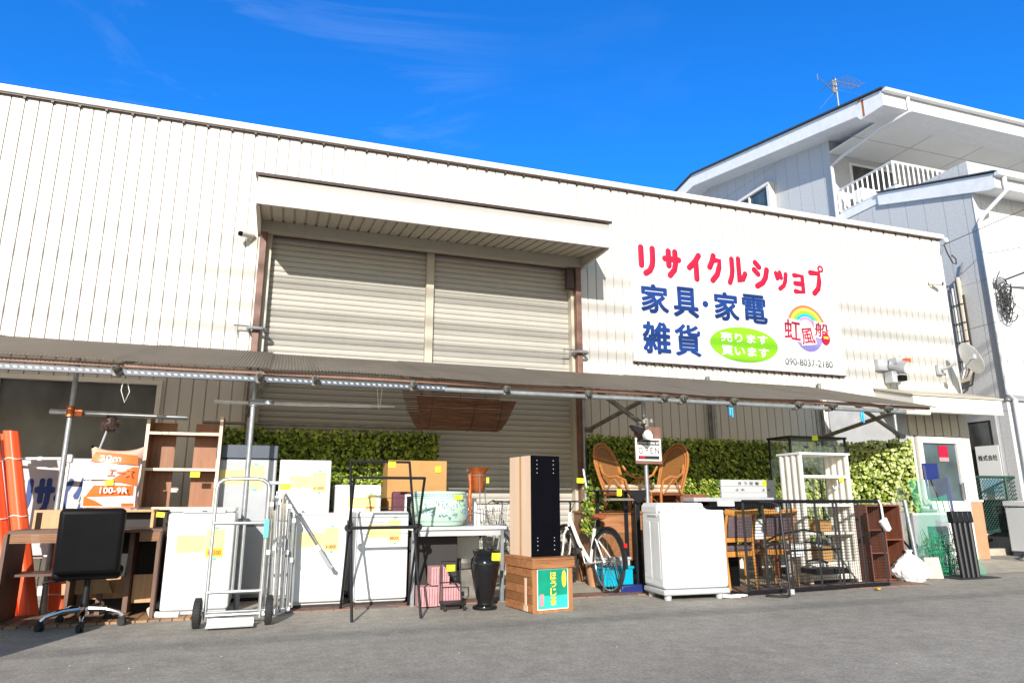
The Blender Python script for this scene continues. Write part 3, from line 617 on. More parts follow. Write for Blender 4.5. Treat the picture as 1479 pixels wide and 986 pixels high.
m = MB(); m.box(.0, .14, -.2, -.03, -.22, -.02); m.build('lower_box', M['greyplastic'], t, True, bevel=.01); m = MB(); m.box(.1, .22, -.3, -.2, -.2, -.1); m.build('sensor_eye', M['black'], t, True, bevel=.01)
t = thing('satellite_dish', 'white satellite dish on the right wall corner seen edge on', 'dish', (11.3, FY - .02, 3.3))
m = MB(); Md = Matrix.Translation((.1, -.5, .1)) @ Matrix.Rotation(R(62), 4, 'Z') @ Matrix.Rotation(R(66), 4, 'X'); m.M = Md
m.lathe([(0.001, .0), (.1, .008), (.2, .03), (.3, .068), (.302, .074), (.2, .038), (.1, .016), (.001, .008)], 30); m.build('reflector', M['white'], t, True)
m = MB(); m.tube([(0, 0, 0), (0, -.15, 0), (.06, -.3, .08)], .022, 8); m.box(-.06, .06, -.05, .0, -.09, .09); m.build('bracket', M['greyplastic'], t, True)
m = MB(); m.tube([(.05, -.36, -.14), (-.16, -.78, .06)], .012, 6); m.box(-.2, -.13, -.84, -.76, .04, .12); m.build('feed_arm', M['greyplastic'], t, True)

# ================================================================== ivy screens
def leaves(m, n, P, nrm, size=.062):
    """n overlapping leaf blades over the screen; P(u, v) -> point"""
    for _ in range(n):
        u, v = random.random(), random.random(); p = Vector(P(u, v)); d = Vector(nrm(u, v)); p += d * random.uniform(.01, .1)
        s = size * random.uniform(.6, 1.4); dn = (d * random.uniform(.15, 1.1) + Vector((random.uniform(-.6, .6), 0, -random.uniform(.5, 1.1)))).normalized()
        sd = dn.cross(d + Vector((random.uniform(-.35, .35), 0, random.uniform(-.3, .3)))).normalized(); up = sd.cross(dn)
        f = up * s * random.uniform(.05, .2)
        a = p; b = p + dn * s * .35 + sd * s * .42 - f * .4; c = p + dn * s * .8 + sd * s * .3 - f * .3; e = p + dn * s * 1.15; b2 = p + dn * s * .35 - sd * s * .42 - f * .4; c2 = p + dn * s * .8 - sd * s * .3 - f * .3; mid = p + dn * s * .5 + f * .6
        m.add([a, b, c, e, c2, b2, mid], [(0, 1, 6), (1, 2, 6), (2, 3, 6), (3, 4, 6), (4, 5, 6), (5, 0, 6)])
def hedge(label, path, z0, z1, n, size=.043, mt='leaf'):
    t = thing('ivy_screen', label, 'ivy screen', ((path[0][0] + path[-1][0]) / 2, (path[0][1] + path[-1][1]) / 2, z0), 0, 'artificial ivy screens along the wall')
    segs = []; tot = 0
    for a, b in zip(path, path[1:]): l_ = math.dist(a, b); segs.append((tot, l_, a, b)); tot += l_
    def loc(u):
        s = u * tot
        for st, l_, a, b in segs:
            if s <= st + l_ + 1e-6: k = (s - st) / l_; return (a[0] + (b[0] - a[0]) * k, a[1] + (b[1] - a[1]) * k), ((b[1] - a[1]) / l_, -(b[0] - a[0]) / l_)
    def P(u, v): q, _ = loc(u); return (q[0], q[1], z0 + (z1 - z0) * v + .008 * math.sin(u * 37) * v)
    def nrm(u, v): _, d = loc(u); return (d[0], d[1], 0)
    m = MB(); leaves(m, n, P, nrm, size); m.build('foliage', M[mt], t, smooth=0)
    m = MB()
    for _, l_, a, b in segs:
        d = ((b[1] - a[1]) / l_ * -.01, (b[0] - a[0]) / l_ * .01)
        m.add([(a[0] + d[0], a[1] + d[1], z0), (b[0] + d[0], b[1] + d[1], z0), (b[0] + d[0], b[1] + d[1], z1 - .05), (a[0] + d[0], a[1] + d[1], z1 - .05)], [(0, 1, 2, 3)])
    m.build('net_backing', M['lattice'], t, smooth=0)
hedge('artificial ivy screen left of the shutter behind the fridges and grey box', [(-.85, 8.75), (1.95, 8.75)], .3, 1.87, 9800)
hedge('longest artificial ivy screen, behind the rattan chairs and the open sign', [(4.12, 8.85), (7.4, 8.85)], .3, 1.91, 12200)
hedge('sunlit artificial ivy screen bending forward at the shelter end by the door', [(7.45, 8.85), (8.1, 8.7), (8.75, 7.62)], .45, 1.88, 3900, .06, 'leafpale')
m = MB(); m.tube([(-.85, 8.72, 1.9), (1.95, 8.72, 1.91)], .018, 8); tag(m.build('screen_rail', M['galvdull']), 'thin grey rail along the top of the left ivy screen', 'rail')
# small trailing plant of ivy by the bicycle
t = thing('potted_plant', 'pale leafy plant standing in sun behind the white bicycle', 'plant', (3.72, 7.85, 0))
m = MB(); leaves(m, 150, lambda u, v: (3.55 + u * .24, 7.85 + .06 * math.sin(9 * u + 5 * v), .62 + v * .56), lambda u, v: (0, -1, 0), .05); m.build('leaves', M['leaf'], t, smooth=0)
m = MB()
for i in range(6): m.tube([(3.74, 7.85, .25), (3.66 + .05 * i, 7.83, .6 + .05 * i), (3.6 + .06 * i, 7.8, 1.0 + .06 * (i % 3))], .007, 5)
m.build('stems', M['lattice'], t)
m = MB(); m.lathe([(.1, 0), (.14, .26), (.15, .28), (.13, .28), (.12, .24)], 20, (3.74, 7.85, 0)); m.build('pot', M['terracotta'], t)

# ================================================================== neighbouring house
hs = thing('neighbour_house', 'pale grey three storey house with white eaves and balcony beside the shop', 'house', (16, 12, 0))
HX = 13.5
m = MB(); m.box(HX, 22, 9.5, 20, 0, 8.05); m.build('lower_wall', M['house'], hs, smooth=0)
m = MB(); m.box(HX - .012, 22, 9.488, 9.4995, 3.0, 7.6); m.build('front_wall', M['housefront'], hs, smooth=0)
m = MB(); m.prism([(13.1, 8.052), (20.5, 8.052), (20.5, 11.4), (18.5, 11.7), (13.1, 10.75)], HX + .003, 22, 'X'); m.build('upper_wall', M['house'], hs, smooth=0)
def roofp(pts, x0, x1): m = MB(); m.prism(pts, x0, x1, 'X'); return m
rf = roofp([(10.75, 10.02), (10.75, 10.42), (18.5, 11.95), (21.5, 11.5), (21.5, 11.1), (18.5, 11.53), (11.55, 10.16), (11.45, 10.02)], HX - .62, 22.5).build('roof', M['housetrim'], hs, bevel=.008)
m = roofp([(10.7, 10.425), (10.7, 10.46), (18.5, 12.0), (21.55, 11.54), (21.55, 11.505), (18.5, 11.955)], HX - .68, 22.55); m.build('roof_covering', M['tin'], rf)
m = MB(); m.box(HX - .02, 22.4, 11.46, 13.1, 10.09, 10.13); m.build('soffit_board', M['housesoffit'], rf)
m = MB()
for x in (15.3, 17.1, 18.9): m.box(x, x + .015, 11.36, 13.09, 10.083, 10.0895)
m.box(HX - .5, 22.3, 12.2, 12.215, 10.083, 10.0895); m.build('soffit_joint', M['greyplastic'], rf)
m = MB(); m.box(HX - .64, 22.5, 10.62, 10.745, 10.33, 10.42); m.build('gutter', M['white'], rf, bevel=.02)
m = MB(); m.box(HX - .622, HX - .618, 11.3, 11.36, 10.05, 10.5); m.tube([(HX - .63, 11.42, 10.5), (HX - .63, 11.42, 10.6)], .03, 6); m.build('rust_stain', M['rust'], rf)
def downpipe(pts, r=.045): m = MB(); m.tube(pts, r, 10); m.build('downpipe', M['white'], hs)
downpipe([(HX + .1, 10.7, 10.35), (HX + .1, 10.7, 9.95), (HX - .08, 11.4, 9.85), (HX - .08, 12.6, 9.75), (HX - .08, 13.0, 9.65), (HX - .08, 13.02, 7.3)])
# balcony
m = MB(); m.box(HX - .02, 22, 11.25, 13.1, 8.06, 8.28); m.build('balcony_floor', M['housetrim'], hs, bevel=.01)
def rail(name, a, b, nb):
    m = MB(); a, b = Vector(a), Vector(b); up = Vector((0, 0, 1)); m.tube([a, b], .035, 4); m.tube([a - up * .62, b - up * .62], .03, 4)
    for i in range(nb + 1):
        p = a.lerp(b, i / nb); m.tube([p - up * .6, p - up * .02], .024 if i not in (0, nb) else .045, 4)
    return m.build(name, M['housetrim'], hs)
rail('balcony_rail', (HX + .05, 13.0, 8.95), (HX + .05, 11.3, 8.95), 11); rail('balcony_rail', (HX + .05, 11.3, 8.95), (21.5, 11.3, 8.95), 50)
wd = MB(); wd.box(HX + .6, HX + 2.2, 13.06, 13.099, 8.35, 9.9); wo_ = wd.build('window', M['housetrim'], hs); m = MB(); m.box(HX + .68, HX + 2.12, 13.05, 13.058, 8.4, 9.82); m.build('pane', M['darkglass'], wo_)
# projecting side window
wd = MB(); wd.box(HX - .22, HX - .003, 15.3, 17.2, 10.18, 10.27); wd.box(HX - .2, HX - .003, 15.3, 15.42, 8.9, 10.179); wd.box(HX - .2, HX - .003, 17.08, 17.2, 8.9, 10.179); wd.box(HX - .2, HX - .16, 16.2, 16.26, 8.9, 10.179); wo_ = wd.build('window', M['trimwhite'], hs)
m = MB(); m.box(HX - .15, HX - .14, 15.42, 17.08, 8.9, 10.17); m.build('pane', M['glassdoor'], wo_); m = MB(); m.box(HX - .1, HX - .09, 15.3, 17.2, 8.9, 10.17); m.build('curtain', M['greyblue'], wo_)
# low roof over the front
lr = roofp([(8.95, 7.18), (8.95, 7.5), (11.75, 8.31), (11.75, 7.99), (9.1, 7.18)], HX - .06, 22.5).build('low_roof', M['housetrim'], hs, bevel=.006)
m = roofp([(8.9, 7.505), (8.9, 7.535), (11.75, 8.345), (11.75, 8.315)], HX - .1, 22.5); m.build('roof_covering', M['tin'], lr)
m = MB(); m.box(HX - .08, 22.5, 8.82, 8.945, 7.4, 7.5); m.build('gutter', M['white'], lr, bevel=.02)
downpipe([(HX + .12, 8.88, 7.42), (HX + .12, 8.88, 7.1), (HX + .02, 9.35, 6.75), (HX - .03, 9.42, 6.6), (HX - .03, 9.42, 3.0), (HX + .1, 9.4, 2.9), (HX + .1, 9.4, .1)])
m = MB(); m.box(HX - .03, 22, 9.44, 9.4875, 2.9, 3.0); m.build('ledge', M['greyplastic'], hs)
# street level opening in the side wall
wd = MB(); wd.box(HX - .05, HX - .003, 9.75, 13.0, 2.55, 2.7); wd.box(HX - .05, HX - .003, 9.75, 9.85, .3, 2.549); wd.box(HX - .05, HX - .003, 11.2, 11.28, .3, 2.549); wo_ = wd.build('window', M['pipegrey'], hs)
m = MB(); m.box(HX - .02, HX - .004, 9.85, 13.0, .3, 2.55); m.build('pane', M['darkglass'], wo_)
# front pillar posts in shade, wall lamp
m = MB(); m.box(HX + .7, HX + .8, 9.44, 9.487, .2, 2.89); m.box(HX + 1.3, HX + 1.42, 9.44, 9.487, .2, 2.89); m.build('front_post', M['greyplastic'], hs)
t = thing('company_poster', 'white poster with black lettering behind the wire fence on the house side', 'poster', (HX - .06, 10.0, 1.0))
m = MB(); m.box(-.012, .0, -.24, .24, 0, 1.05); m.build('sheet', M['signwhite'], t, True)
m = MB(); m.box(-.0145, -.0122, -.2, .2, .1, .4); m.build('picture', mat('faded blue print', (.3, .5, .62), .5), t, True)
lettering('lettering', '株式会社', -.2, .2, .76, .87, -.016, M['ink'], t, bold=.01, local=True, M_=Matrix.Rotation(R(-90), 4, 'Z'))
# antenna on the roof
t = thing('tv_antenna', 'bare metal television antenna on the grey house roof', 'antenna', (14.55, 13.6, 11.55))
m = MB(); m.tube([(0, 0, 0), (0, 0, 1.35)], .025, 8); m.build('mast', M['galv'], t, True)
m = MB(); m.tube([(-.25, -.2, 1.1), (1.0, .1, 1.35)], .014, 6)
for i in range(8): x = -.2 + i * .16; q = .33 - .02 * i; m.tube([(x + .1, -.19 - q + .04 * i, 1.12 + .035 * i), (x - .1, -.19 + q + .04 * i, 1.12 + .035 * i)], .008, 5)
m.build('upper_array', M['galv'], t, True)
m = MB(); m.tube([(-.9, -.25, 1.05), (.1, .05, .85)], .012, 6); m.tube([(-.9, -.25, .95), (-.9, -.25, 1.15)], .008, 5); m.box(-.18, -.08, -.05, .0, .85, 1.25); m.tube([(-.55, -.5, .97), (-.45, .2, .93)], .008, 5); m.build('lower_array', M['galv'], t, True)
m = MB(); m.tube([(0, 0, 1.0), (-1.0, -.3, .0)], .005, 5); m.tube([(0, 0, 1.0), (-.3, -1.2, .0)], .005, 5); m.build('guy_wire', M['galv'], t, True)
# outdoor unit on the balcony
t = thing('air_conditioner', 'white air conditioner unit standing on the house balcony', 'air conditioner', (14.3, 12.75, 8.285))
m = MB(); m.box(-.4, .4, -.15, .15, .05, .65); m.box(-.35, -.25, -.12, .12, 0, .05); m.box(.25, .35, -.12, .12, 0, .05); m.build('casing', M['white'], t, True, bevel=.015)
m = MB(); m.lathe([(.01, 0), (.23, 0), (.23, .01), (.01, .01)], 24); m.v = [(v[0] - .1, -.155 - v[2] * .5, v[1] + .36) for v in m.v]; m.build('fan_grille', M['greyplastic'], t, True)
# cables and conduits on the house side
t = thing('conduit_bundle', 'bundle of beige and grey conduits down the house side beside its corner', 'pipes', (HX - .1, 10.1, 3))
for i, (dy, mt, r) in enumerate(((0, 'tan', .045), (.09, 'pipegrey', .03), (.15, 'offwhite', .03), (.2, 'pipegrey', .022), (-.07, 'cable', .02))):
    m = MB(); m.tube([(HX - .06, 10.05 + dy, 5.6 - .1 * i), (HX - .06, 10.05 + dy, 3.6 + .02 * i), (HX - .08, 10.15 + dy, 3.42 - .03 * i), (HX - .3, 10.6, 3.32 - .05 * i), (HX - .9, 10.9, 3.28 - .06 * i), (HX - 1.6, 10.95, 3.24 - .06 * i)], r, 8); m.build('conduit', M[mt], t)
m = MB()
for z in (5.0, 4.6, 4.2, 3.8): m.box(HX - .108, HX - .1, 9.96, 10.28, z, z + .02)
m.build('strap', M['cable'], t)
m = MB(); m.tube([(HX - .05, 10.3, 5.5), (HX - .06, 10.5, 5.35), (HX - .06, 10.75, 5.0), (HX - .05, 10.6, 4.8), (HX - .05, 10.35, 4.95), (HX - .05, 10.1, 5.3), (HX - .05, 9.9, 5.9)], .018, 6); m.build('loop', M['galv'], t)
t = thing('cable_coil', 'tangled black cable coil hanging on the sunlit house corner', 'cables', (13.68, 9.36, 5.0)); m = MB()
for i in range(26):
    a0 = random.uniform(0, 6.28); rx, rz = random.uniform(.05, .2), random.uniform(.1, .38); cz = random.uniform(-.35, .2)
    m.tube([(13.72 + rx * math.cos(a0 + a * .4) + .01 * a, 9.36 + .03 * math.sin(a + i), 5.05 + cz + rz * math.sin(a0 + a * .4) * (1 if i % 2 else .4)) for a in range(0, 13)], random.choice((.006, .009, .012)), 5)
m.build('loops', M['cable'], t)
m = MB(); m.tube([(13.66, 9.42, 5.3), (13.7, 9.3, 5.35)], .07, 8); m.build('joint_box', M['pipegrey'], t)
def wire(label, pts, r=.012, sag=0.):
    P = []; a, b = Vector(pts[0]), Vector(pts[-1])
    for i in range(17): k = i / 16; p = a.lerp(b, k); p.z -= sag * 4 * k * (1 - k); P.append(p)
    m = MB(); m.tube(P, r, 6); return tag(m.build('overhead_wire', M['cable']), label, 'wire', 'overhead wires')
wire('thick black wire rising right from the cable coil on the house', [(13.75, 9.3, 5.35), (24, 2, 9.6)], .02)
wire('thin black wire running low to the right from the cable coil', [(13.75, 9.3, 5.2), (19, 5, 3.5)], .012)
wire('thin wire crossing in front of the low house roof to the shop corner', [(11.8, 9.05, 5.75), (24, 4, 11.4)], .008)
wire('thin wire sloping from the shop corner across the conduits', [(11.9, 9.2, 4.05), (20, 5, 6.3)], .006)
t = thing('wire_bracket', 'small white insulator bracket on the top right shop corner', 'bracket', (11.8, FY - .05, 5.7)); m = MB(); m.tube([(0, 0, -.1), (0, -.03, .05), (.02, -.1, .1)], .014, 6); m.build('arm', M['galv'], t, True); m = MB(); m.lathe([(.03, 0), (.045, .03), (.03, .08)], 12, (.02, -.1, .09)); m.build('insulator', M['white'], t, True)
m = MB(); m.tube([(.02, -.05, .05), (.05, -.06, -.1), (.16, -.06, -.3), (.26, -.05, -.3), (.27, -.05, -.2), (.2, -.03, -.12)], .012, 6); m.build('cable_drip', M['cable'], t, True)

# ================================================================== right yard: fence, freezer
t = thing('wire_fence', 'green chain link fence on a low rail between shop corner and house', 'fence', (13.5, 9.75, 0))
FYY = 9.6
for x in (11.95, 13.25, 14.5, 15.8):
    m = MB(); m.tube([(x, FYY, 0), (x, FYY, 1.42)], .03, 10); m.build('post', M['fence'], t)
m = MB(); m.tube([(11.9, FYY, 1.42), (16, FYY, 1.42)], .025, 8); m.tube([(11.9, FYY, .42), (16, FYY, .42)], .02, 8); m.build('rail', M['fence'], t)
m = MB(); x = 11.0
while x < 16.5:
    for s in (1, -1):
        a = (x, FYY + .006 * s, .42) if s > 0 else (x + 1.0, FYY - .006, .42); b = (x + 1.0, FYY + .006, 1.42) if s > 0 else (x, FYY - .006, 1.42)
        k0 = max(0, (11.95 - min(a[0], b[0]))); 
        if min(a[0], b[0]) < 11.95:
            if s > 0: a = (11.95, a[1], .42 + (11.95 - x))
            else: b = (11.95, b[1], 1.42 - (11.95 - x))
        if min(a[0], b[0]) >= 11.949 and max(a[0], b[0]) < 16.3 and abs(a[2] - b[2]) > .02: m.tube([a, b], .006, 4)
    x += .075
m.build('chain_link', M['fence'], t, smooth=0)
m = MB(); m.box(11.95, 16, FYY - .05, FYY + .1, 0, .12); m.build('kerb', M['concrete'], t)
t = thing('chest_freezer', 'white chest freezer at the right edge in front of the wire fence', 'freezer', (13.42, 9.0, 0), -4)
m = MB(); m.box(-.62, .65, -.3, .35, .08, .86); m.build('cabinet', M['white'], t, True, bevel=.02); m = MB(); m.box(-.64, .67, -.32, .37, .875, .98); m.build('lid', M['white'], t, True, bevel=.02); m = MB(); m.box(-.6, .62, -.28, .33, 0, .08); m.build('plinth', M['navygrey'], t, True)
m = MB(); m.tube([(13.2, 8.66, .42), (12.95, 8.6, .4), (12.7, 8.6, .3), (12.45, 8.62, .2), (12.2, 8.62, .15), (12.05, 8.6, .05), (11.98, 8.55, .03)], .028, 8); tag(m.build('drain_hose', M['tan']), 'ribbed grey drain hose from the freezer down to the ground', 'hose')
t = thing('scrap_pile', 'jumbled pipes and offcuts lying behind the wire fence', 'scrap', (13.4, 10.2, 0)); 
for i in range(16):
    m = MB(); a = (random.uniform(12.3, 14.2), random.uniform(9.95, 10.6), random.uniform(.05, .9)); m.tube([a, (a[0] + random.uniform(-.8, .8), a[1] + random.uniform(-.2, .3), max(.05, a[2] + random.uniform(-.5, .4)))], random.uniform(.02, .05), 8); m.build('offcut', M[random.choice(['brown', 'offwhite', 'galv', 'tan', 'pipegrey', 'white'])], t)

# ================================================================== goods, left to right
class Boxes:
    """plain boards: every board becomes a part of its own"""
    def __init__(s, a): s.a = a
    def build(s, *p, **k):
        for b in s.a: o = MB().box(*b).build(*p, **k)
        return o
def mbx(*a): return Boxes(a)
# orange rolled sheets
def roll(x0, y0, x1, y1, z1, r, label):
    t = thing('orange_roll', label, 'roll', (x0, y0, 0), 0, 'orange rolled sheets leaning at the left edge')
    m = MB(); n = 26; vs = []; K = 6
    ribs = [1 + .09 * math.cos(j * 2 * math.pi * 5 / n) + random.uniform(-.02, .02) for j in range(n)]
    for i in range(K + 1):
        k = i / K; cx_, cy_ = x0 + (x1 - x0) * k, y0 + (y1 - y0) * k; q = r * (1.12 - .2 * k)
        for j in range(n): a = 2 * math.pi * j / n; vs.append((cx_ + q * ribs[j] * math.cos(a), cy_ + q * ribs[j] * math.sin(a), .02 + z1 * k))
    fs = [(i * n + j, i * n + (j + 1) % n, (i + 1) * n + (j + 1) % n, (i + 1) * n + j) for i in range(K) for j in range(n)]
    fs += [tuple(range(n - 1, -1, -1)), tuple(range(K * n, K * n + n))]
    m.add(vs, fs); m.build('rolled_sheet', M['orange'], t, smooth=50)
    for k in (.2, .52, .84):
        cx_, cy_, q = x0 + (x1 - x0) * k, y0 + (y1 - y0) * k, r * (1.12 - .2 * k) * 1.075
        m = MB(); m.tube([(cx_ + q * math.cos(a * .3142), cy_ + q * math.sin(a * .3142), .02 + z1 * k + .006 * math.sin(a)) for a in range(20)], .005, 5, closed=True); m.build('tie_string', M['offwhite'], t)
roll(-2.02, 7.58, -2.44, 7.76, 1.64, .066, 'orange rolled sheet, the tallest front one of the leaning bundle')
roll(-2.17, 7.54, -2.58, 7.7, 1.6, .066, 'orange rolled sheet cut by the left edge of the photo')
roll(-1.83, 7.78, -1.93, 7.82, .7, .08, 'short orange rolled sheet seen beneath the desk'); roll(-2.08, 7.74, -2.5, 7.9, 1.62, .066, 'orange rolled sheet hidden deepest at the left')
# banner board
t = thing('banner_board', 'white board with big blue katakana behind the desk', 'banner', (-2.2, 8.3, .4))
mbx((-2.9, -1.25, 8.3, 8.33, .45, 1.44)).build('board', M['bannergrey'], t)
lettering('lettering', 'リサイクル', -2.47, -1.62, .86, 1.25, 8.296, M['blue'], t, bold=.05)
# white folding rack
t = thing('white_drying_rack', 'white folding drying rack standing beside the orange rolls', 'rack', (-2.1, 7.85, 0))
m = MB(); m.tube([(-1.95, 7.8, 0), (-1.93, 7.8, 1.41)], .013, 8); m.tube([(-2.0, 7.95, 0), (-1.99, 7.95, 1.33)], .013, 8); m.tube([(-2.5, 7.8, 0), (-2.5, 7.8, 1.4)], .013, 8); m.build('leg', M['white'], t)
m = MB(); m.tube([(-2.55, 7.8, 1.4), (-1.92, 7.8, 1.41)], .014, 8); m.tube([(-2.5, 7.95, 1.34), (-1.98, 7.95, 1.31)], .014, 8); m.tube([(-2.55, 7.8, .5), (-1.95, 7.8, .5)], .01, 8); m.build('arm', M['white'], t)
m = MB(); m.box(-1.98, -1.9, 7.77, 7.83, 1.37, 1.45); m.box(-2.03, -1.96, 7.92, 7.98, 1.27, 1.36); m.tube([(-2.2, 7.8, 1.404), (-2.15, 7.8, 1.405)], .022, 8); m.build('joint', M['white'], t, bevel=.012)
# brush on a pole
t = thing('round_brush', 'round dark brown brush head on a long slanting metal pole', 'brush', (-1.74, 7.5, .75))
m = MB(); m.tube([(-1.76, 7.55, .93), (-1.6, 7.62, 1.68)], .011, 8); m.build('pole', M['alu'], t)
m = MB(); m.tube([(-1.765, 7.545, .9), (-1.745, 7.555, 1.0)], .013, 8); m.build('grip', M['offwhite'], t)
m = MB(); nf = 70
m.lathe([(.01, -.07), (.05, -.055), (.07, 0), (.05, .05), (.01, .07)], 16, (-1.585, 7.63, 1.74))
for i in range(160):
    a, b = random.uniform(0, 6.28), random.uniform(-1.3, 1.3); d = Vector((math.cos(a) * math.cos(b), math.sin(a) * math.cos(b), math.sin(b))); c = Vector((-1.585, 7.63, 1.74)); s_ = d.orthogonal().normalized() * .012
    m.add([c + d * .05 - s_, c + d * .05 + s_, c + d * random.uniform(.08, .1)], [(0, 1, 2)])
m.build('bristles', M['darkbrown'], t)
price_tag(t, -1.67, 7.585, 1.33, .085, .055)
# sack on the desk shelf
t = thing('printed_sack', 'plump plastic sack with orange and white printing on the desk shelf', 'sack', (-1.45, 7.5, .93))
def pillow(mb, x0, x1, z0, z1, y, dep, nx=14, nz_=18, ears=.05):
    vs = []; 
    for sgn in (-1, 1):
        for i in range(nz_ + 1):
            for j in range(nx + 1):
                u, v = j / nx, i / nz_; puff = (max(0, math.sin(math.pi * u)) ** .5) * (max(0, math.sin(math.pi * min(1, v * .93 + .07))) ** .45)
                edge = abs(u - .5) * 2; x = x0 + (x1 - x0) * u + (u - .5) * -.07 * math.sin(math.pi * v); z = z0 + (z1 - z0) * v + (ears * (edge ** 2.5) - ears * .9) * max(0, v - .75) * 4
                vs.append((x, y + sgn * dep * puff + .006 * math.sin(u * 13 + v * 9) * puff, z))
    k = (nx + 1) * (nz_ + 1); f = lambda s, i, j: s * k + i * (nx + 1) + j
    fs = [(f(s, i, j), f(s, i, j + 1), f(s, i + 1, j + 1), f(s, i + 1, j)) for s in (0, 1) for i in range(nz_) for j in range(nx)]
    for i in range(nz_): fs += [(f(0, i, 0), f(1, i, 0), f(1, i + 1, 0), f(0, i + 1, 0)), (f(0, i, nx), f(0, i + 1, nx), f(1, i + 1, nx), f(1, i, nx))]
    for j in range(nx): fs += [(f(0, nz_, j), f(1, nz_, j), f(1, nz_, j + 1), f(0, nz_, j + 1)), (f(0, 0, j), f(0, 0, j + 1), f(1, 0, j + 1), f(1, 0, j))]
    mb.add(vs, fs)
def puffy(x, z, x0, x1, z0, z1, y, dep):
    u, v = (x - x0) / (x1 - x0), (z - z0) / (z1 - z0); return y - dep * (max(0, math.sin(math.pi * u)) ** .5) * (max(0, math.sin(math.pi * min(1, v * .93 + .07))) ** .45) - .012
m = MB(); pillow(m, -1.69, -1.225, .935, 1.52, 7.5, .12); m.build('film', M['sackwhite'], t)
def printed(name, poly, material, off=0., parent=t, bx=(-1.75, -1.18, .935, 1.52, 7.5, .12)):
    """a printed patch that follows the plump front of the sack"""
    m = MB(); n = 10; vs = []
    (ax, az), (bx_, bz), (cx_, cz), (dx, dz) = poly
    for i in range(n + 1):
        for j in range(n + 1):
            u, v = j / n, i / n
            x = (ax * (1 - u) + bx_ * u) * (1 - v) + (dx * (1 - u) + cx_ * u) * v; z = (az * (1 - u) + bz * u) * (1 - v) + (dz * (1 - u) + cz * u) * v
            vs.append((x, puffy(x, z, *bx) - off, z))
    m.add(vs, [(i * (n + 1) + j, i * (n + 1) + j + 1, (i + 1) * (n + 1) + j + 1, (i + 1) * (n + 1) + j) for i in range(n) for j in range(n)]); return m.build(name, material, parent)
printed('print', [(-1.66, 1.365), (-1.26, 1.34), (-1.27, 1.43), (-1.63, 1.46)], M['sackorange']); printed('print', [(-1.7, 1.2), (-1.26, 1.2), (-1.25, 1.33), (-1.68, 1.36)], M['silver'])
printed('print', [(-1.47, 1.19), (-1.25, 1.14), (-1.25, 1.32), (-1.3, 1.32)], M['sackorange'], .002); printed('print', [(-1.7, .95), (-1.25, .95), (-1.25, 1.16), (-1.7, 1.19)], M['signwhite'], .001)
printed('print', [(-1.67, 1.04), (-1.27, 1.055), (-1.27, 1.145), (-1.6, 1.15)], M['sackorange'], .003); printed('print', [(-1.68, .96), (-1.5, .96), (-1.58, 1.01), (-1.68, 1.05)], M['sackorange'], .003); printed('print', [(-1.36, .955), (-1.26, .955), (-1.26, .985), (-1.36, .985)], M['sackorange'], .003)
yl = puffy(-1.47, 1.2, -1.75, -1.18, .935, 1.52, 7.5, .12) - .012
lettering('lettering', '30m', -1.58, -1.4, 1.37, 1.425, yl + .03, M['signwhite'], t, bold=.04); lettering('lettering', 'エース', -1.5, -1.29, 1.225, 1.3, yl, M['sackorange'], t, bold=.03, shear=.2); lettering('lettering', '100-9R', -1.54, -1.31, 1.075, 1.13, yl, M['signwhite'], t, bold=.04)
price_tag(t, -1.47, yl - .004, 1.17, .07, .05)
# bookcase
t = thing('bookcase', 'orange brown bookcase with pale shelf edges standing behind the desk', 'bookcase', (-.9, 7.7, 0))
for x in (-1.27, -.59): mbx((x, x + .028, 7.7, 7.98, 0, 1.86)).build('side_panel', M['beech'], t, bevel=.002)
for x in (-1.272, -.591): mbx((x, x + .031, 7.697, 7.6995, 0, 1.86)).build('edge_strip', M['edge'], t)
for z in (.1, .5, .92, 1.3, 1.66): 
    sh = mbx((-1.241, -.591, 7.702, 7.97, z, z + .026)).build('shelf', M['beech'], t); mbx((-1.241, -.591, 7.698, 7.7015, z, z + .027)).build('edge_strip', M['edge'], sh)
for x0, x1 in ((-1.24, -1.02), (-.84, -.6)): mbx((x0, x1, 7.94, 7.955, .1, 1.8)).build('back_board', M['beech'], t)
price_tag(t, -.78, 7.69, 1.265, .09, .055)
# desk
t = thing('computer_desk', 'dark walnut computer desk with ribbed front edge and raised shelf', 'desk', (-1.5, 7.2, 0))
mbx((-2.1, -.93, 6.98, 7.45, .735, .765)).build('top', M['walnut'], t, bevel=.002)
for x0, x1 in ((-2.07, -1.66), (-1.1, -.94)):
    m = MB()
    for i in range(6): m.box(x0, x1, 6.952 + .004 * (i % 2), 6.9785, .66 + i * .013, .671 + i * .013)
    m.build('ribbed_front', M['chest'], t)
for x in (-2.12, -.96): mbx((x, x + .03, 6.96, 7.46, 0, .733)).build('side_panel', M['walnutv'], t, bevel=.002)
mbx((-2.0, -1.06, 7.3, 7.62, .905, .928)).build('raised_shelf', M['oak'], t, bevel=.002)
mbx((-2.02, -2.0, 7.3, 7.6, .766, .928), (-1.08, -1.055, 7.3, 7.6, .766, .904)).build('shelf_support', M['oak'], t)
mbx((-1.95, -1.7, 7.29, 7.298, .768, .928)).build('light_board', M['oak'], t)
mbx((-1.68, -.965, 7.462, 7.47, .02, .904)).build('back_panel', M['darkline'], t)  # black board added to keep the desk interior dark
mbx((-2.08, -1.65, 7.1, 7.44, .38, .4)).build('inner_shelf', M['walnut'], t); mbx((-1.65, -1.62, 7.1, 7.44, .05, .733)).build('divider', M['walnutv'], t); mbx((-1.2, -1.16, 7.1, 7.44, .05, .733)).build('divider', M['walnutv'], t)
mbx((-1.6, -1.2, 7.42, 7.44, .14, .33)).build('modesty_panel', M['oak'], t); mbx((-1.15, -.97, 7.2, 7.22, .12, .36)).build('drawer_front', M['oak'], t)
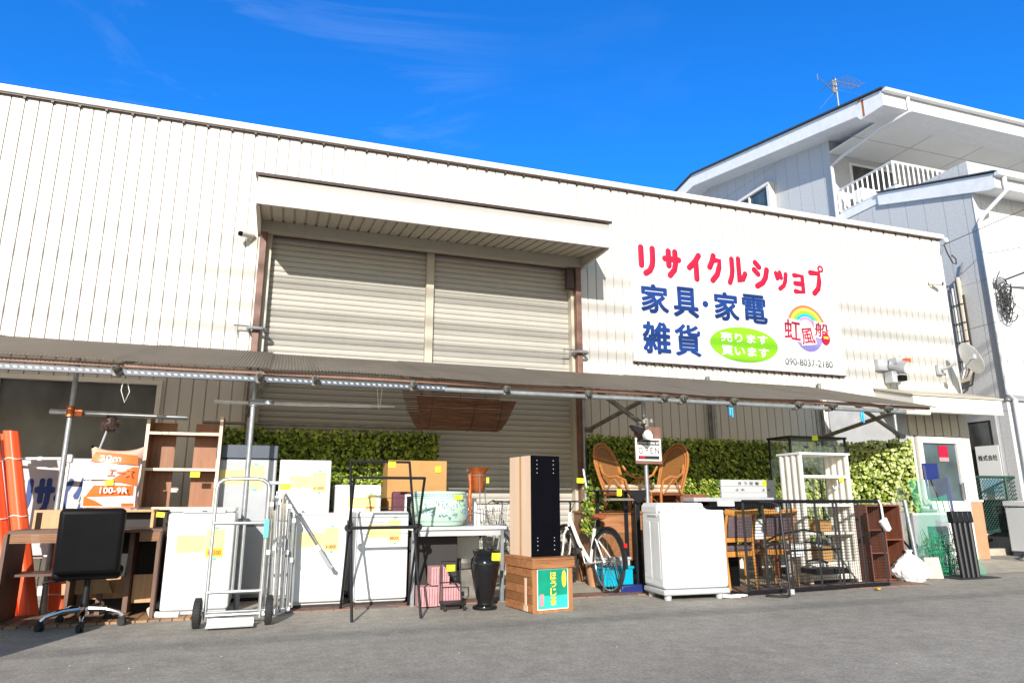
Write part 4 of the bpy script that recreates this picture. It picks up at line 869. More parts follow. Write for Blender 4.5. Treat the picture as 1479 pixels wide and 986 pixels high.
price_tag(t, -1.0, 7.29, .88, .07, .045)
# keyboard tray small panel piece
t = thing('curved_chair_seat', 'light oak curved board lying low behind the office chair', 'board', (-1.55, 7.05, .2))
m = MB(); m.prism([(-1.72, .2), (-1.32, .2), (-1.37, .3), (-1.42, .34), (-1.68, .34), (-1.73, .3)], 7.3, 7.33, 'Y'); m.build('panel', M['oak'], t)
mbx((-1.6, -1.56, 7.31, 7.35, 0.018, .2), (-1.45, -1.41, 7.31, 7.35, .018, .2)).build('support', M['brown'], t)
# office chair (seen from behind)
t = thing('office_chair', 'black leather swivel office chair with chrome star base, back to the street', 'chair', (-1.42, 6.76, 0), 8)
m = MB(); m.at((0, -.17, .43), rx=7); m.box(-.235, .235, -.045, .045, 0, .52); m.build('backrest', M['black'], t, True, bevel=.04, seg=4)
m = MB(); m.at(); m.box(-.245, .245, -.14, .33, .38, .46); m.build('seat', M['black'], t, True, bevel=.035, seg=4)
m = MB(); m.tube([(0, .05, .1), (0, .05, .38)], [.03, .022], 12); m.build('gas_column', M['blackmetal'], t, True)
m = MB(); m.tube([(-.2, .0, .37), (-.27, -.02, .37), (-.31, -.02, .36)], .01, 8); m.build('lever', M['blackmetal'], t, True)
base = MB(); base.lathe([(.045, .09), (.045, .16), (.03, .17)], 16, (0, .05, 0)); b_ = base.build('star_base', M['chrome'], t, True)
for i in range(5):
    a = R(-88 + 72 * i); d = (math.cos(a), math.sin(a))
    m = MB(); m.tube([(d[0] * .03, .05 + d[1] * .03, .14), (d[0] * .16, .05 + d[1] * .16, .135), (d[0] * .27, .05 + d[1] * .27, .105), (d[0] * .3, .05 + d[1] * .3, .075)], [.026, .022, .018, .014], 10); m.build('arm', M['chrome'], b_, True)
    m = MB(); m.at((d[0] * .3, .05 + d[1] * .3, .03), rz=20 + 50 * i); m.tube([(-.024, 0, 0), (-.006, 0, 0)], .03, 14); m.tube([(.006, 0, 0), (.024, 0, 0)], .03, 14); m.box(-.012, .012, -.02, .02, 0, .045); m.build('caster', M['rubber'], t, True)

# ---------------- white goods
def sheets(t, x, y, z, w_, h_, price, extra=True, tilt=0):
    """the pale info sheet and the priced sheet taped side by side"""
    m = MB(); m.box(x, x + w_ * .6, y - .002, y, z + h_ * .2, z + h_ * .8); s1 = m.build('info_sheet', M['paper'], t)
    m = MB(); m.box(x + w_ * .2, x + w_ * .46, y - .0025, y - .0021, z + h_ * .66, z + h_ * .72)
    for i in range(4): m.box(x + w_ * .05, x + w_ * random.uniform(.4, .55), y - .0025, y - .0021, z + h_ * (.28 + i * .085), z + h_ * (.295 + i * .085))
    m.build('lines', M['greyink'], s1)
    m = MB(); m.box(x + w_ * .61, x + w_, y - .003, y, z, z + h_); s2 = m.build('price_sheet', M['paper'], t)
    m = MB()
    for i in range(5): m.box(x + w_ * .66, x + w_ * random.uniform(.8, .95), y - .0035, y - .0031, z + h_ * (.42 + i * .1), z + h_ * (.44 + i * .1))
    m.build('lines', M['greyink'], s2)
    if extra: m = MB(); m.box(x + w_ * .63, x + w_ * .98, y - .0036, y - .0031, z + .01, z + h_ * .33); m.build('price_band', M['amber'], s2)
    if price: lettering('price', price, x + w_ * .66, x + w_ * .95, z + h_ * .09, z + h_ * .27, y - .0042, M['price'], s2, bold=.03)
    m = MB(); m.box(x + w_ * .78, x + w_ * .86, y - .004, y - .0005, z + h_ + .002, z + h_ + .02); m.box(x + w_ * .78, x + w_ * .86, y - .004, y - .0005, z - .02, z - .002); m.build('mint_tape', M['lightgreen'], s2)
def fridge(name, label, cat, x0, x1, y0, y1, z1, material, seams=(), band=None, feet=True, lean=0):
    t = thing(name, label, cat, ((x0 + x1) / 2, (y0 + y1) / 2, 0))
    mbx((x0, x1, y0 + .05, y1, .035, z1)).build('cabinet', material, t, bevel=.012, seg=3)
    zs = [.06, *seams, z1 - .002]
    for a, b in zip(zs, zs[1:]):
        mbx((x0 + .002, x1 - .002, y0, y0 + .046, a + .004, b - .004)).build('door', material, t, bevel=.018, seg=3)
    mbx((x1 - .16, x1 - .1, y0 - .0016, y0 - .0002, z1 - .05, z1 - .038)).build('badge', M['greyplastic'], t)
    for a, b in zip(zs, zs[1:]): mbx((x0 + .0005, x0 + .012, y0 + .004, y0 + .044, max(a, b - .3), b - .02)).build('handle_recess', M['greyplastic'], t)
    for x in (x0 + .03, x1 - .08): mbx((x, x + .05, y0 + .06, y0 + .1, 0, .036)).build('foot', M['greyplastic'], t)
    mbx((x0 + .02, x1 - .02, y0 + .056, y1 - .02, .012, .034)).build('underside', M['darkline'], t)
    return t
t = thing('washing_machine', 'white top loading washing machine with drain hose beside the hand truck', 'washing machine', (-.6, 7.3, 0))
mbx((-.9, -.33, 7.05, 7.6, .05, .9)).build('body', M['white'], t, bevel=.03, seg=4); mbx((-.895, -.335, 7.06, 7.59, .905, .945)).build('lid', M['white'], t, bevel=.015, seg=3)
mbx((-.78, -.42, 7.045, 7.06, .895, .935)).build('control_strip', M['greyplastic'], t, bevel=.004); mbx((-.62, -.58, 7.043, 7.0448, .908, .916)).build('badge', M['ink'], t)
mbx((-.88, -.35, 7.08, 7.58, .012, .049)).build('plinth', M['greyplastic'], t)
sheets(t, -.81, 7.05, .5, .4, .25, '¥6500')
m = MB(); m.tube([(-.88, 7.2, .12), (-.98, 7.12, .06), (-.95, 7.03, .04), (-.86, 6.99, .035), (-.72, 6.96, .035)], .028, 10); m.build('drain_hose', M['offwhite'], t)
t = fridge('tall_fridge', 'tall grey fridge with dark top band behind the hand truck', 'fridge', -.61, .0, 7.85, 8.4, 1.44, M['greyblue'], (.75,))
mbx((-.612, .002, 7.84, 8.39, 1.443, 1.585)).build('top_band', M['navygrey'], t, bevel=.008); sheets(t, -.57, 7.848, 1.13, .44, .24, '', False)
t = fridge('white_fridge', 'taller white fridge in the back row against the ivy priced at 10000', 'fridge', .03, .56, 7.7, 8.2, 1.43, M['white'], (.8,)); sheets(t, .14, 7.698, 1.1, .37, .2, '¥10000', False)
t = fridge('white_fridge', 'white fridge in the front row with a pole leaning across its door', 'fridge', .2, .7, 7.12, 7.62, .885, M['white']); sheets(t, .27, 7.118, .53, .35, .22, '¥18000', False)
mbx((.202, .698, 7.112, 7.135, .868, .884)).build('top_trim', M['greyplastic'], t)
t = fridge('white_fridge', 'small white fridge in the back row behind the black rack', 'fridge', .62, 1.12, 7.8, 8.3, 1.175, M['white'], (.7,)); sheets(t, .76, 7.798, .9, .3, .17, '¥10000', False)
t = fridge('white_fridge', 'white fridge in the front row behind the black folding rack', 'fridge', .8, 1.31, 7.12, 7.62, .895, M['white']); sheets(t, .9, 7.118, .6, .33, .22, '¥8000', False)
mbx((.785, .798, 7.14, 7.6, .05, .89)).build('side_trim', M['greyplastic'], t)

# ---------------- hand truck
t = thing('hand_truck', 'silver aluminium hand truck with two black wheels standing before the fridges', 'hand truck', (-.24, 6.36, 0))
P = [(-.47, 6.42, .06), (-.47, 6.43, 1.1), (-.46, 6.43, 1.15), (-.42, 6.43, 1.18), (-.36, 6.43, 1.19), (-.16, 6.43, 1.19), (-.1, 6.43, 1.18), (-.06, 6.43, 1.15), (-.05, 6.43, 1.1), (-.05, 6.42, .06)]
m = MB(); m.tube(P, .0155, 10); m.build('frame', M['alu'], t)
m = MB()
for z in (.82, .27, .09): m.tube([(-.47, 6.42, z), (-.05, 6.42, z)], .0145, 10)
m.build('crossbar', M['alu'], t)
m = MB()
for x in (-.28, -.225): m.tube([(x, 6.43, .82), (x, 6.43, .28)], .011, 8)
m.build('centre_bar', M['alu'], t)
mbx((-.45, -.09, 6.24, 6.37, .018, .03), (-.45, -.09, 6.365, 6.377, .018, .075)).build('toe_plate', M['alu'], t, bevel=.002)
mbx((-.069, -.03, 6.39, 6.45, .7, .85)).build('mint_wrap', M['lightgreen'], t)
def wheel_solid(t, x, y, z, r, wdt):
    m = MB(); m.at((x, y, z), ry=90); m.lathe([(r * .45, -wdt / 2), (r * .86, -wdt / 2), (r * .97, -wdt * .34), (r, -wdt * .12), (r, wdt * .12), (r * .97, wdt * .34), (r * .86, wdt / 2), (r * .45, wdt / 2)], 30); ty = m.build('wheel', M['rubber'], t)
    m = MB(); m.at((x, y, z), ry=90)
    for k in range(30):
        a = 2 * math.pi * k / 30; m.M = Matrix.Translation((x, y, z)) @ Matrix.Rotation(a, 4, 'X'); m.box(-wdt * .42, wdt * .42, -.004, .004, r - .003, r + .003)
    m.build('tread', M['rubber'], ty)
    m = MB(); m.at((x, y, z), ry=90); m.lathe([(.01, -wdt * .6), (.025, -wdt * .6), (.03, -wdt * .4), (r * .46, -wdt * .3), (r * .46, wdt * .3), (.03, wdt * .4), (.025, wdt * .6), (.01, wdt * .6)], 22); m.build('hub', M['alu'], ty)
wheel_solid(t, -.53, 6.42, .115, .115, .06); wheel_solid(t, .02, 6.42, .115, .115, .06)
m = MB(); m.tube([(-.5, 6.42, .115), (-.01, 6.42, .115)], .01, 8); m.build('axle', M['galv'], t)
# bundle of folded laundry stands
def stand(x, y, h_, lean, label, wdt=.34, mt='alu'):
    t = thing('folded_stand', label, 'laundry stand', (x, y, 0), 0, 'folded laundry stands beside the hand truck')
    m = MB()
    for dy in (0, wdt): m.tube([(x, y + dy, .03), (x + lean, y + dy, h_)], .011, 8)
    m.tube([(x + lean, y, h_), (x + lean, y + wdt, h_)], .011, 8)
    for k in (.2, .5, .75): m.tube([(x + lean * k, y, h_ * k), (x + lean * k, y + wdt, h_ * k)], .008, 6)
    m.build('frame', M[mt], t)
    m = MB(); m.tube([(x + .035, y + .04, .05), (x + lean + .025, y + .05, h_ * .9)], .009, 8); m.tube([(x + .035, y + wdt - .04, .05), (x + lean + .025, y + wdt - .05, h_ * .9)], .009, 8); m.build('inner_frame', M[mt], t)
    m = MB()
    for z in (.02, h_ * .52, h_ * .93): m.box(x + lean * z / h_ - .02, x + lean * z / h_ + .02, y - .02, y + .025, z, z + .045)
    m.build('joint', M['white'], t, bevel=.008)
stand(-.02, 6.78, 1.02, .0, 'folded chrome laundry stand nearest the hand truck wheel', mt='chrome'); stand(.035, 6.84, 1.08, -.015, 'folded laundry stand with white joints, second from the hand truck'); stand(.085, 6.8, 1.14, -.01, 'tallest folded laundry stand, under the white crossbar with a yellow tag', mt='chrome'); stand(.14, 6.86, 1.0, .0, 'folded laundry stand in the bundle, third from the fridge', mt='galv'); stand(.185, 6.92, .86, .0, 'short folded laundry stand of the bundle against the front fridge')
t = thing('white_crossbar', 'white T bar with a yellow tag on top of the folded stands', 'bar', (.05, 6.84, 1.15))
m = MB(); m.tube([(-.08, 6.8, 1.165), (.16, 6.84, 1.165)], .015, 8); m.tube([(.07, 6.82, 1.16), (.075, 6.82, .98)], .02, 8); m.build('bar', M['white'], t); price_tag(t, .085, 6.79, 1.13, .09, .055)
t = thing('slanting_pole', 'chrome pole with grey grip leaning slantwise across the front fridge', 'pole', (.5, 6.95, .4))
m = MB(); m.tube([(.075, 6.83, 1.09), (.42, 6.92, .58)], .012, 10); m.build('tube', M['chrome'], t); m = MB(); m.tube([(.405, 6.916, .6), (.435, 6.925, .555)], .019, 10); m.build('collar', M['white'], t); m = MB(); m.tube([(.432, 6.924, .56), (.54, 6.95, .4)], [.015, .019], 10); m.tube([(.53, 6.95, .405), (.56, 6.955, .39)], .02, 8); m.build('grip', M['greyblue'], t)

# ---------------- black folding rack
t = thing('black_folding_rack', 'black X shaped folding rack standing in front of the fridges', 'rack', (1.0, 6.6, 0))
ZC = .76
def leg(x, ya, za, yb, zb): m = MB(); m.tube([(x, ya, za), (x, yb, zb)], .0125, 8); m.build('leg', M['blackmetal'], t)
for x in (.69, 1.28): leg(x, 6.25, .01, 7.03, 1.39)
for x in (.665, 1.305): leg(x, 7.02, .01, 6.36, 1.21)
m = MB(); m.tube([(.69, 7.03, 1.385), (1.28, 7.03, 1.385)], .0125, 8); m.tube([(.665, 6.36, 1.205), (1.305, 6.36, 1.205)], .0125, 8); m.build('top_bar', M['blackmetal'], t)
m = MB(); m.tube([(.66, 6.61, ZC), (1.31, 6.61, ZC)], .015, 8); m.tube([(.66, 6.66, ZC), (.66, 6.6, ZC)], .035, 10); m.tube([(1.31, 6.66, ZC), (1.31, 6.6, ZC)], .035, 10); m.build('cross_bar', M['blackmetal'], t)
m = MB()
for k in (.1, .2, .3): m.tube([(.69, 6.68 + k * .5, ZC + k * .9), (1.28, 6.68 + k * .5, ZC + k * .9)], .003, 5)
m.build('strings', M['cable'], t)
price_tag(t, 1.1, 7.01, 1.36, .075, .055)
# cardboard box, burgundy bag, black panel behind pot
t = thing('cardboard_box', 'large brown cardboard box behind the table at the shutter', 'box', (1.58, 8.3, 0)); mbx((1.24, 1.95, 8.2, 8.6, .9, 1.47)).build('carton', M['cardboard'], t, bevel=.004); mbx((1.59, 1.6, 8.198, 8.1998, .9, 1.47)).build('flap_seam', M['tape'], t); price_tag(t, 1.84, 8.19, 1.37, .07, .07)
t = thing('support_table', 'plain low table carrying the brown cardboard box', 'table', (1.6, 8.4, 0)); mbx((1.2, 2.0, 8.15, 8.65, .86, .898)).build('top', M['galvdull'], t)
for x in (1.22, 1.95):
    for y in (8.18, 8.6): mbx((x, x + .03, y, y + .03, 0, .859)).build('leg', M['galvdull'], t)
t = thing('burgundy_case', 'dark burgundy case standing left of the porcelain pot', 'case', (1.35, 7.75, .75)); mbx((1.22, 1.42, 7.62, 7.75, .745, 1.1)).build('shell', M['burgundy'], t, bevel=.02); mbx((1.22, 1.42, 7.612, 7.6198, .95, .965)).build('strap', M['darkbrown'], t)
t = thing('white_panel_frame', 'thin white framed panel leaning behind the porcelain pot', 'panel', (1.35, 7.58, .75)); mbx((1.34, 1.36, 7.56, 7.58, .745, 1.07), (1.36, 1.6, 7.56, 7.58, 1.05, 1.07)).build('frame', M['white'], t); mbx((1.361, 1.6, 7.57, 7.578, .75, 1.049)).build('board', M['black'], t)
# work table
t = thing('work_table', 'white topped table with grey steel legs carrying the porcelain pot', 'table', (1.8, 7.3, 0))
mbx((1.3, 2.3, 6.95, 7.65, .715, .745)).build('top', M['white'], t, bevel=.004)
mbx((1.33, 2.27, 6.98, 6.998, .655, .714), (1.33, 2.27, 7.6, 7.62, .655, .714)).build('apron', M['greyplastic'], t)
for x in (1.32, 2.24):
    for y in (6.97, 7.59): mbx((x, x + .035, y, y + .035, 0, .714)).build('leg', M['galv'], t)
# porcelain pot
t = thing('porcelain_pot', 'wide pale green porcelain pot with blue branches painted on it', 'pot', (1.66, 7.28, .745))
M['celadon'] = mat('celadon glaze', (.42, .58, .46), .12, var=.06, scale=5); M['cobalt'] = mat('cobalt painting', (.12, .22, .36), .15, var=.2)
prof = [(.2, 0), (.24, .01), (.285, .08), (.305, .18), (.3, .27), (.28, .335), (.275, .35), (.255, .352), (.25, .33), (.26, .2), (.1, .05)]
m = MB(); m.lathe(prof, 40); m.build('vessel', M['celadon'], t, True)
def on_pot(a, z, off=.003):
    for (r0, z0_), (r1, z1_) in zip(prof, prof[1:]):
        if z0_ <= z <= z1_: r = r0 + (r1 - r0) * (z - z0_) / (z1_ - z0_); break
    return ((r + off) * math.cos(a), (r + off) * math.sin(a), z)
m = MB()
for i in range(60): a = -math.pi + i * 2 * math.pi / 60; m.tube([on_pot(a, .30), on_pot(a + .05, .315), on_pot(a + .07, .295)], .0035, 4)
for zz in (.285, .325, .05): m.tube([on_pot(2 * math.pi * k / 40, zz) for k in range(40)], .002, 4, closed=True)
for i in range(24):
    a = random.uniform(-2.6, -.5); z = random.uniform(.09, .25); q = [on_pot(a, z)]
    for k in range(4): a += random.uniform(-.05, .09); z = min(.27, max(.07, z + random.uniform(-.025, .025))); q.append(on_pot(a, z))
    m.tube(q, random.choice((.0025, .004, .006)), 4)
for i in range(60):
    a = random.uniform(-2.6, -.5); z = random.uniform(.09, .26); s_ = random.uniform(.008, .02); m.add([on_pot(a, z, .004), on_pot(a + s_ * 3, z + s_ * .5, .004), on_pot(a + s_ * 2.4, z + s_ * 1.2, .004), on_pot(a + s_ * .4, z + s_, .004)], [(0, 1, 2, 3)])
m.build('painting', M['cobalt'], t, True)
price_tag(t, .13, -.285, .29, .085, .05, True)
t = thing('jar', 'small clear glass jar beside a yellow tag on the pot rim', 'jar', (1.68, 7.53, 1.0)); m = MB(); m.lathe([(.03, 0), (.034, .01), (.034, .09), (.026, .1), (.026, .12)], 16); m.build('glass', M['clearglass'], t, True); price_tag(t, .06, -.02, .05, .025, .05, True)
bx_ = thing('low_stand', 'small dark stool under the glass jar behind the pot', 'stool', (1.68, 7.53, .745)); m = mbx((-.08, .08, -.06, .06, .22, .254), (-.07, -.05, -.05, .05, 0, .219), (.05, .07, -.05, .05, 0, .219)); m.build('stool', M['darkbrown'], bx_, True)
# copper planter
t = thing('copper_planter', 'reddish copper funnel planter on a scrolled wire stand', 'planter', (2.06, 7.2, .745))
m = MB(); m.lathe([(.01, .345), (.05, .345), (.065, .37), (.075, .52), (.08, .545), (.13, .6), (.125, .602), (.075, .55), (.06, .4), (.01, .37)], 30); m.build('vessel', M['copper'], t, True)
m = MB(); m.tube([(.085 * math.cos(a * .314), .085 * math.sin(a * .314), .515) for a in range(20)], .006, 6, closed=True)
for a in (-95, 25, 145):
    ca, sa = math.cos(R(a)), math.sin(R(a)); m.tube([(.085 * ca, .085 * sa, .54), (.1 * ca, .1 * sa, .3), (.13 * ca, .13 * sa, .1), (.15 * ca, .15 * sa, .03), (.175 * ca, .175 * sa, .015), (.19 * ca, .19 * sa, .035), (.175 * ca, .175 * sa, .05)], .006, 6)
m.tube([(-.28, -.05, .005), (-.23, -.06, .06), (-.15, -.06, .11), (-.05, -.06, .135), (.05, -.06, .12), (.12, -.06, .06), (.14, -.06, .015)], .006, 6)
for cx_ in (-.19, .05, .14): m.tube([(cx_ + .028 * (1 - k / 14) * math.cos(k * .7), -.06, .032 + .028 * (1 - k / 14) * math.sin(k * .7)) for k in range(12)], .005, 5)
m.tube([(-.1 - .03 * math.cos(k * .6), 0, .56 + .03 * math.sin(k * .6)) for k in range(9)], .006, 6)
m.build('wire_stand', M['galvdull'], t, True)
m = MB(); m.tube([(-.1, -.02, .53), (-.09, -.02, .4), (-.1, -.02, .3), (-.09, -.02, .15), (-.085, -.02, .05)], [.022, .018, .022, .016, .012], 8); m.build('copper_branch', M['copper'], t, True)
price_tag(t, .1, -.02, .47, .03, .06, True)
t = thing('white_plank', 'white board standing behind the copper planter on the table', 'board', (2.0, 7.5, .745)); mbx((1.93, 1.97, 7.45, 7.5, .746, 1.06), (2.08, 2.12, 7.47, 7.52, .746, 1.03)).build('board', M['white'], t); mbx((1.98, 2.24, 7.55, 7.565, .746, .9)).build('low_board', M['white'], t)
# under the table
def pinkbox(x0, x1, y, z0, z1, label):
    t = thing('pink_box', label, 'box', ((x0 + x1) / 2, y, z0), 0, 'pink paper boxes under the table'); mbx((x0, x1, y, y + .2, z0, z1)).build('carton', M['pink'], t, bevel=.003)
    m = MB(); k = x0 + .02
    while k < x1 - .015: m.box(k, k + .004, y - .0025, y - .0003, z0 + .01, z1 - .01); k += .026
    m.build('stripes', M['burgundy'], t)
pinkbox(1.38, 1.56, 6.84, .012, .19, 'pink striped box, lower left under the table'); pinkbox(1.57, 1.8, 6.86, .012, .2, 'pink striped box, lower right behind the black cart'); pinkbox(1.5, 1.68, 6.86, .202, .37, 'pink striped box stacked on the two lower pink boxes')
t = thing('small_cart', 'small black folding cart in front of the pink boxes', 'cart', (1.66, 6.66, 0))
m = MB(); m.tube([(1.555, 6.72, .05), (1.565, 6.76, .43), (1.755, 6.76, .43), (1.765, 6.72, .05)], .008, 8); m.tube([(1.555, 6.72, .24), (1.76, 6.72, .24)], .006, 6); m.tube([(1.6, 6.75, .4), (1.73, 6.73, .2)], .006, 6); m.build('handle_frame', M['blackmetal'], t)
mbx((1.55, 1.77, 6.55, 6.74, .055, .075)).build('platform', M['blackmetal'], t, bevel=.004)
for x in (1.56, 1.75):
    m = MB(); m.tube([(x, 6.58, .028), (x + .015, 6.58, .028)], .027, 14); m.build('wheel', M['rubber'], t); m = MB(); m.tube([(x, 6.71, .028), (x + .015, 6.71, .028)], .027, 14); m.build('wheel', M['rubber'], t)
price_tag(t, 1.66, 6.735, .37, .085, .06)
t = thing('black_vase', 'tall glossy black urn vase on a round foot before the table', 'vase', (1.97, 6.62, 0))
m = MB(); m.lathe([(.115, 0), (.12, .012), (.115, .03), (.075, .045), (.07, .07), (.085, .1), (.105, .2), (.13, .33), (.142, .41), (.135, .455), (.11, .48), (.105, .49), (.118, .51), (.12, .535), (.105, .54), (.095, .5), (.02, .45)], 36); m.build('vessel', M['blackgloss'], t, True, smooth=50); price_tag(t, .07, -.13, .48, .085, .07, True)
t = thing('grey_machine', 'dusty white kitchen machine on the floor under the table', 'appliance', (2.0, 7.6, 0)); mbx((1.78, 2.2, 7.6, 7.9, .38, .62)).build('casing', M['offwhite'], t, bevel=.02); m = MB(); m.lathe([(.12, 0), (.14, .06), (.12, .1), (.05, .12)], 20, (2.02, 7.7, .28)); m.build('bowl', M['galvdull'], t); mbx((1.8, 2.2, 7.55, 7.9, 0, .27)).build('base', M['galvdull'], t)
t = thing('dark_filler', 'black box added to darken the space under the left half of the table', 'crate', (1.5, 7.3, 0)); mbx((1.34, 1.84, 7.2, 7.55, .01, .64)).build('crate', M['darkline'], t, bevel=.005)  # black filler, put in so the space below the tabletop goes dark

# ---------------- tea crate and slim cabinet
t = thing('tea_crate', 'wooden tea crate with a green label and gold lettering', 'crate', (2.29, 6.16, 0), 9)
def plank(m, x0, x1, y0, y1, z0, z1): m.box(x0, x1, y0, y1, z0, z1)
for i, (z0, z1) in enumerate(((.008, .08), (.083, .155), (.158, .235), (.238, .31), (.313, .385))):
    mbx((.0, .012, .02, .54, z0, z1)).build('side_board', M[('cedar', 'chest', 'cedar', 'chest', 'cedar')[i]], t, True, bevel=.002)
mbx((0.013, .42, .012, .53, .005, .385)).build('box', M['cedar'], t, True)
mbx((0, .045, .0, .0115, 0, .39), (.385, .43, .0, .0115, 0, .39), (.046, .384, .0, .0115, 0, .022)).build('front_batten', M['cedarv'], t, True, bevel=.002)
lid = mbx((-.012, .445, -.018, .56, .462, .482)).build('lid', M['cedar'], t, True, bevel=.003)
mbx((-.012, .445, -.02, .0, .39, .4605), (-.012, .002, .001, .56, .39, .4605)).build('lid_rim', M['cedar'], lid, True, bevel=.002)
m = mbx((-.006, .0, .12, .15, .05, .3), (-.006, .0, .1, .17, .01, .06)); m.build('paper_strip', M['kraft'], t, True)
mbx((.048, .382, .0055, .009, .026, .386)).build('label_border', M['cream'], t, True)
mbx((.056, .374, .003, .0054, .15, .378)).build('label', M['labelgreen'], t, True); mbx((.056, .374, .003, .0054, .036, .1499)).build('label', M['labelteal'], t, True)
for ch, z0, z1 in (('ほ', .285, .355), ('う', .22, .28), ('じ', .145, .215), ('茶', .06, .14)): lettering('lettering', ch, .185, .185 + .065, z0, z1, .001, M['gold'], t, bold=.035, local=True)
m = MB(); m.prism([(.335 + .024 * math.cos(R(a)), .29 + .075 * math.sin(R(a))) for a in range(0, 360, 15)], .0005, .0028, 'Y'); m.build('gold_oval', M['gold'], t, True)
mbx((.075, .115, .0005, .0028, .06, .165)).build('seal', M['pink'], t, True)
t = thing('slim_cabinet', 'tall slim cabinet with black front and pale unfinished side on the crate', 'cabinet', (2.33, 6.3, .484), 9)
mbx((0, .325, .0, .006, 0, .945)).build('front_panel', M['navyboard'], t, True, bevel=.001); mbx((0.004, .32, .0065, .44, 0, .945)).build('carcass', M['navyboard'], t, True)
mbx((0, .0038, .0065, .44, 0, .945)).build('side_panel', M['kraft'], t, True); mbx((-.0018, -.0002, .19, .23, 0, .945)).build('tape', M['tape'], t, True)
m = MB()
for x in (.07, .255):
    for z in (.06, .1, .14, .17, .78, .82, .86, .9): m.box(x - .004, x + .004, -.0012, -.0001, z - .004, z + .004)
m.build('peg_holes', M['greyplastic'], t, True)

# ---------------- bicycles (local x runs from the rear hub to the front hub)
def bicycle(name, label, loc, rz, fc='cream', lean=0, basket=False):
    t = thing(name, label, 'bicycle', loc, rz, None); Rw = .33; WB = 1.06
    FRM = M[fc]
    for k, hx in enumerate((0, WB)):
        m = MB(); m.tube([(hx + Rw * math.cos(a * math.pi / 24), 0, Rw + Rw * math.sin(a * math.pi / 24)) for a in range(48)], .017, 8, closed=True); w_ = m.build('wheel', M['rubber'], t, True)
        m = MB(); m.tube([(hx + (Rw - .022) * math.cos(a * math.pi / 24), 0, Rw + (Rw - .022) * math.sin(a * math.pi / 24)) for a in range(48)], .009, 6, closed=True); m.build('rim', M['chrome'], w_, True)
        m = MB()
        for a in range(28): q = a * 2 * math.pi / 28; s_ = .025 * (1 if a % 2 else -1); m.tube([(hx + .02 * math.cos(q + .6), s_, Rw + .02 * math.sin(q + .6)), (hx + (Rw - .025) * math.cos(q), 0, Rw + (Rw - .025) * math.sin(q))], .0016, 3)
        m.tube([(hx, -.05, Rw), (hx, .05, Rw)], .02, 10); m.build('spokes', M['chrome'], w_, True)
        m = MB(); m.tube([(hx + (Rw + .035) * math.cos(R(a)), 0, Rw + (Rw + .035) * math.sin(R(a))) for a in (range(20, 200, 12) if k == 0 else range(30, 170, 12))], .02, 6, flat=(1, 1.3, 1)); m.build('mudguard', M['blackmetal'] if fc == 'cream' else M['galv'], t, True)
    BB = (.42, 0, .28); ST = (.3, 0, .68); HT = (.93, 0, .78); HB = (.96, 0, .66)
    m = MB(); m.tube([HT, (.7, 0, .5), BB], .024, 10); m.tube([ST, BB], .019, 10); m.tube([(.955, 0, .64), (.915, 0, .86)], .021, 10)
    for s_ in (-1, 1): m.tube([BB, (0, s_ * .06, Rw)], .011, 8); m.tube([(.33, 0, .62), (0, s_ * .06, Rw)], .009, 8)
    m.build('frame', FRM, t, True)
    m = MB()
    for s_ in (-1, 1): m.tube([(.955, s_ * .03, .66), (.985, s_ * .05, .6), (1.03, s_ * .05, .42), (WB, s_ * .05, Rw)], .012, 8)
    m.tube([(.955, -.05, .665), (.955, .05, .665)], .016, 8); m.build('fork', FRM, t, True)
    m = MB(); m.tube([ST, (.27, 0, .78)], .013, 8); m.build('seat_post', M['chrome'], t, True)
    m = MB(); m.tube([(.1, 0, .815), (.16, 0, .82), (.26, 0, .81), (.36, 0, .8), (.4, 0, .79)], [.05, .085, .07, .03, .02], 12, flat=(1, 1, .45)); m.build('saddle', M['saddle'] if fc == 'cream' else M['black'], t, True)
    m = MB(); m.tube([(.915, 0, .86), (.9, 0, .96), (.93, 0, .99)], .013, 8); m.tube([(.72, -.3, .97), (.82, -.27, 1.0), (.92, -.14, .99), (.93, 0, .99), (.92, .14, .99), (.82, .27, 1.0), (.72, .3, .97)], .011, 8); hb = m.build('handlebar', M['blackmetal'] if fc == 'cream' else M['chrome'], t, True)
    for s_ in (-1, 1): m = MB(); m.tube([(.82, s_ * .272, 1.0), (.7, s_ * .305, .965)], .016, 8); m.build('grip', M['saddle'] if fc == 'cream' else M['black'], hb, True)
    m = MB(); m.tube([(.85, -.26, 1.0), (.98, -.18, .97)], .006, 6); m.tube([(.85, .26, 1.0), (.98, .18, .97)], .006, 6); m.tube([(.95, -.1, .99), (1.02, -.05, .85), (.97, 0, .7)], .004, 5); m.build('brake_lever', M['blackmetal'], hb, True)
    m = MB(); m.tube([(.42, -.045, .28), (.42, -.06, .28)], .09, 26); m.tube([(.42, -.07, .28), (.42, .07, .28)], .018, 8); m.tube([(.42, -.075, .28), (.36, -.085, .12)], .01, 8); m.tube([(.42, .075, .28), (.48, .085, .44)], .01, 8); cr = m.build('crank', M['galv'], t, True)
    m = MB(); m.box(.32, .4, -.18, -.09, .1, .125); m.box(.44, .52, .09, .18, .43, .455); m.build('pedal', M['rubber'], cr, True)
    m = MB(); m.tube([(.42, -.052, .37), (0, -.052, .365)], .006, 5); m.tube([(.42, -.052, .19), (0, -.052, .295)], .006, 5); m.tube([(0, -.06, Rw), (0, -.04, Rw)], .045, 16); m.build('chain', M['galvdull'], t, True)
    m = MB(); m.tube([(.0, .09, .33), (-.1, .13, .02)], .01, 8); m.tube([(.02, -.09, .33), (-.08, -.13, .02)], .01, 8); m.tube([(-.1, .13, .015), (-.08, -.13, .015)], .01, 8); m.build('kickstand', M['blackmetal'] if fc == 'cream' else M['galv'], t, True)
    m = MB(); m.box(-.372, -.36, -.02, .02, .5, .545); m.build('reflector', M['reflector'], t, True)
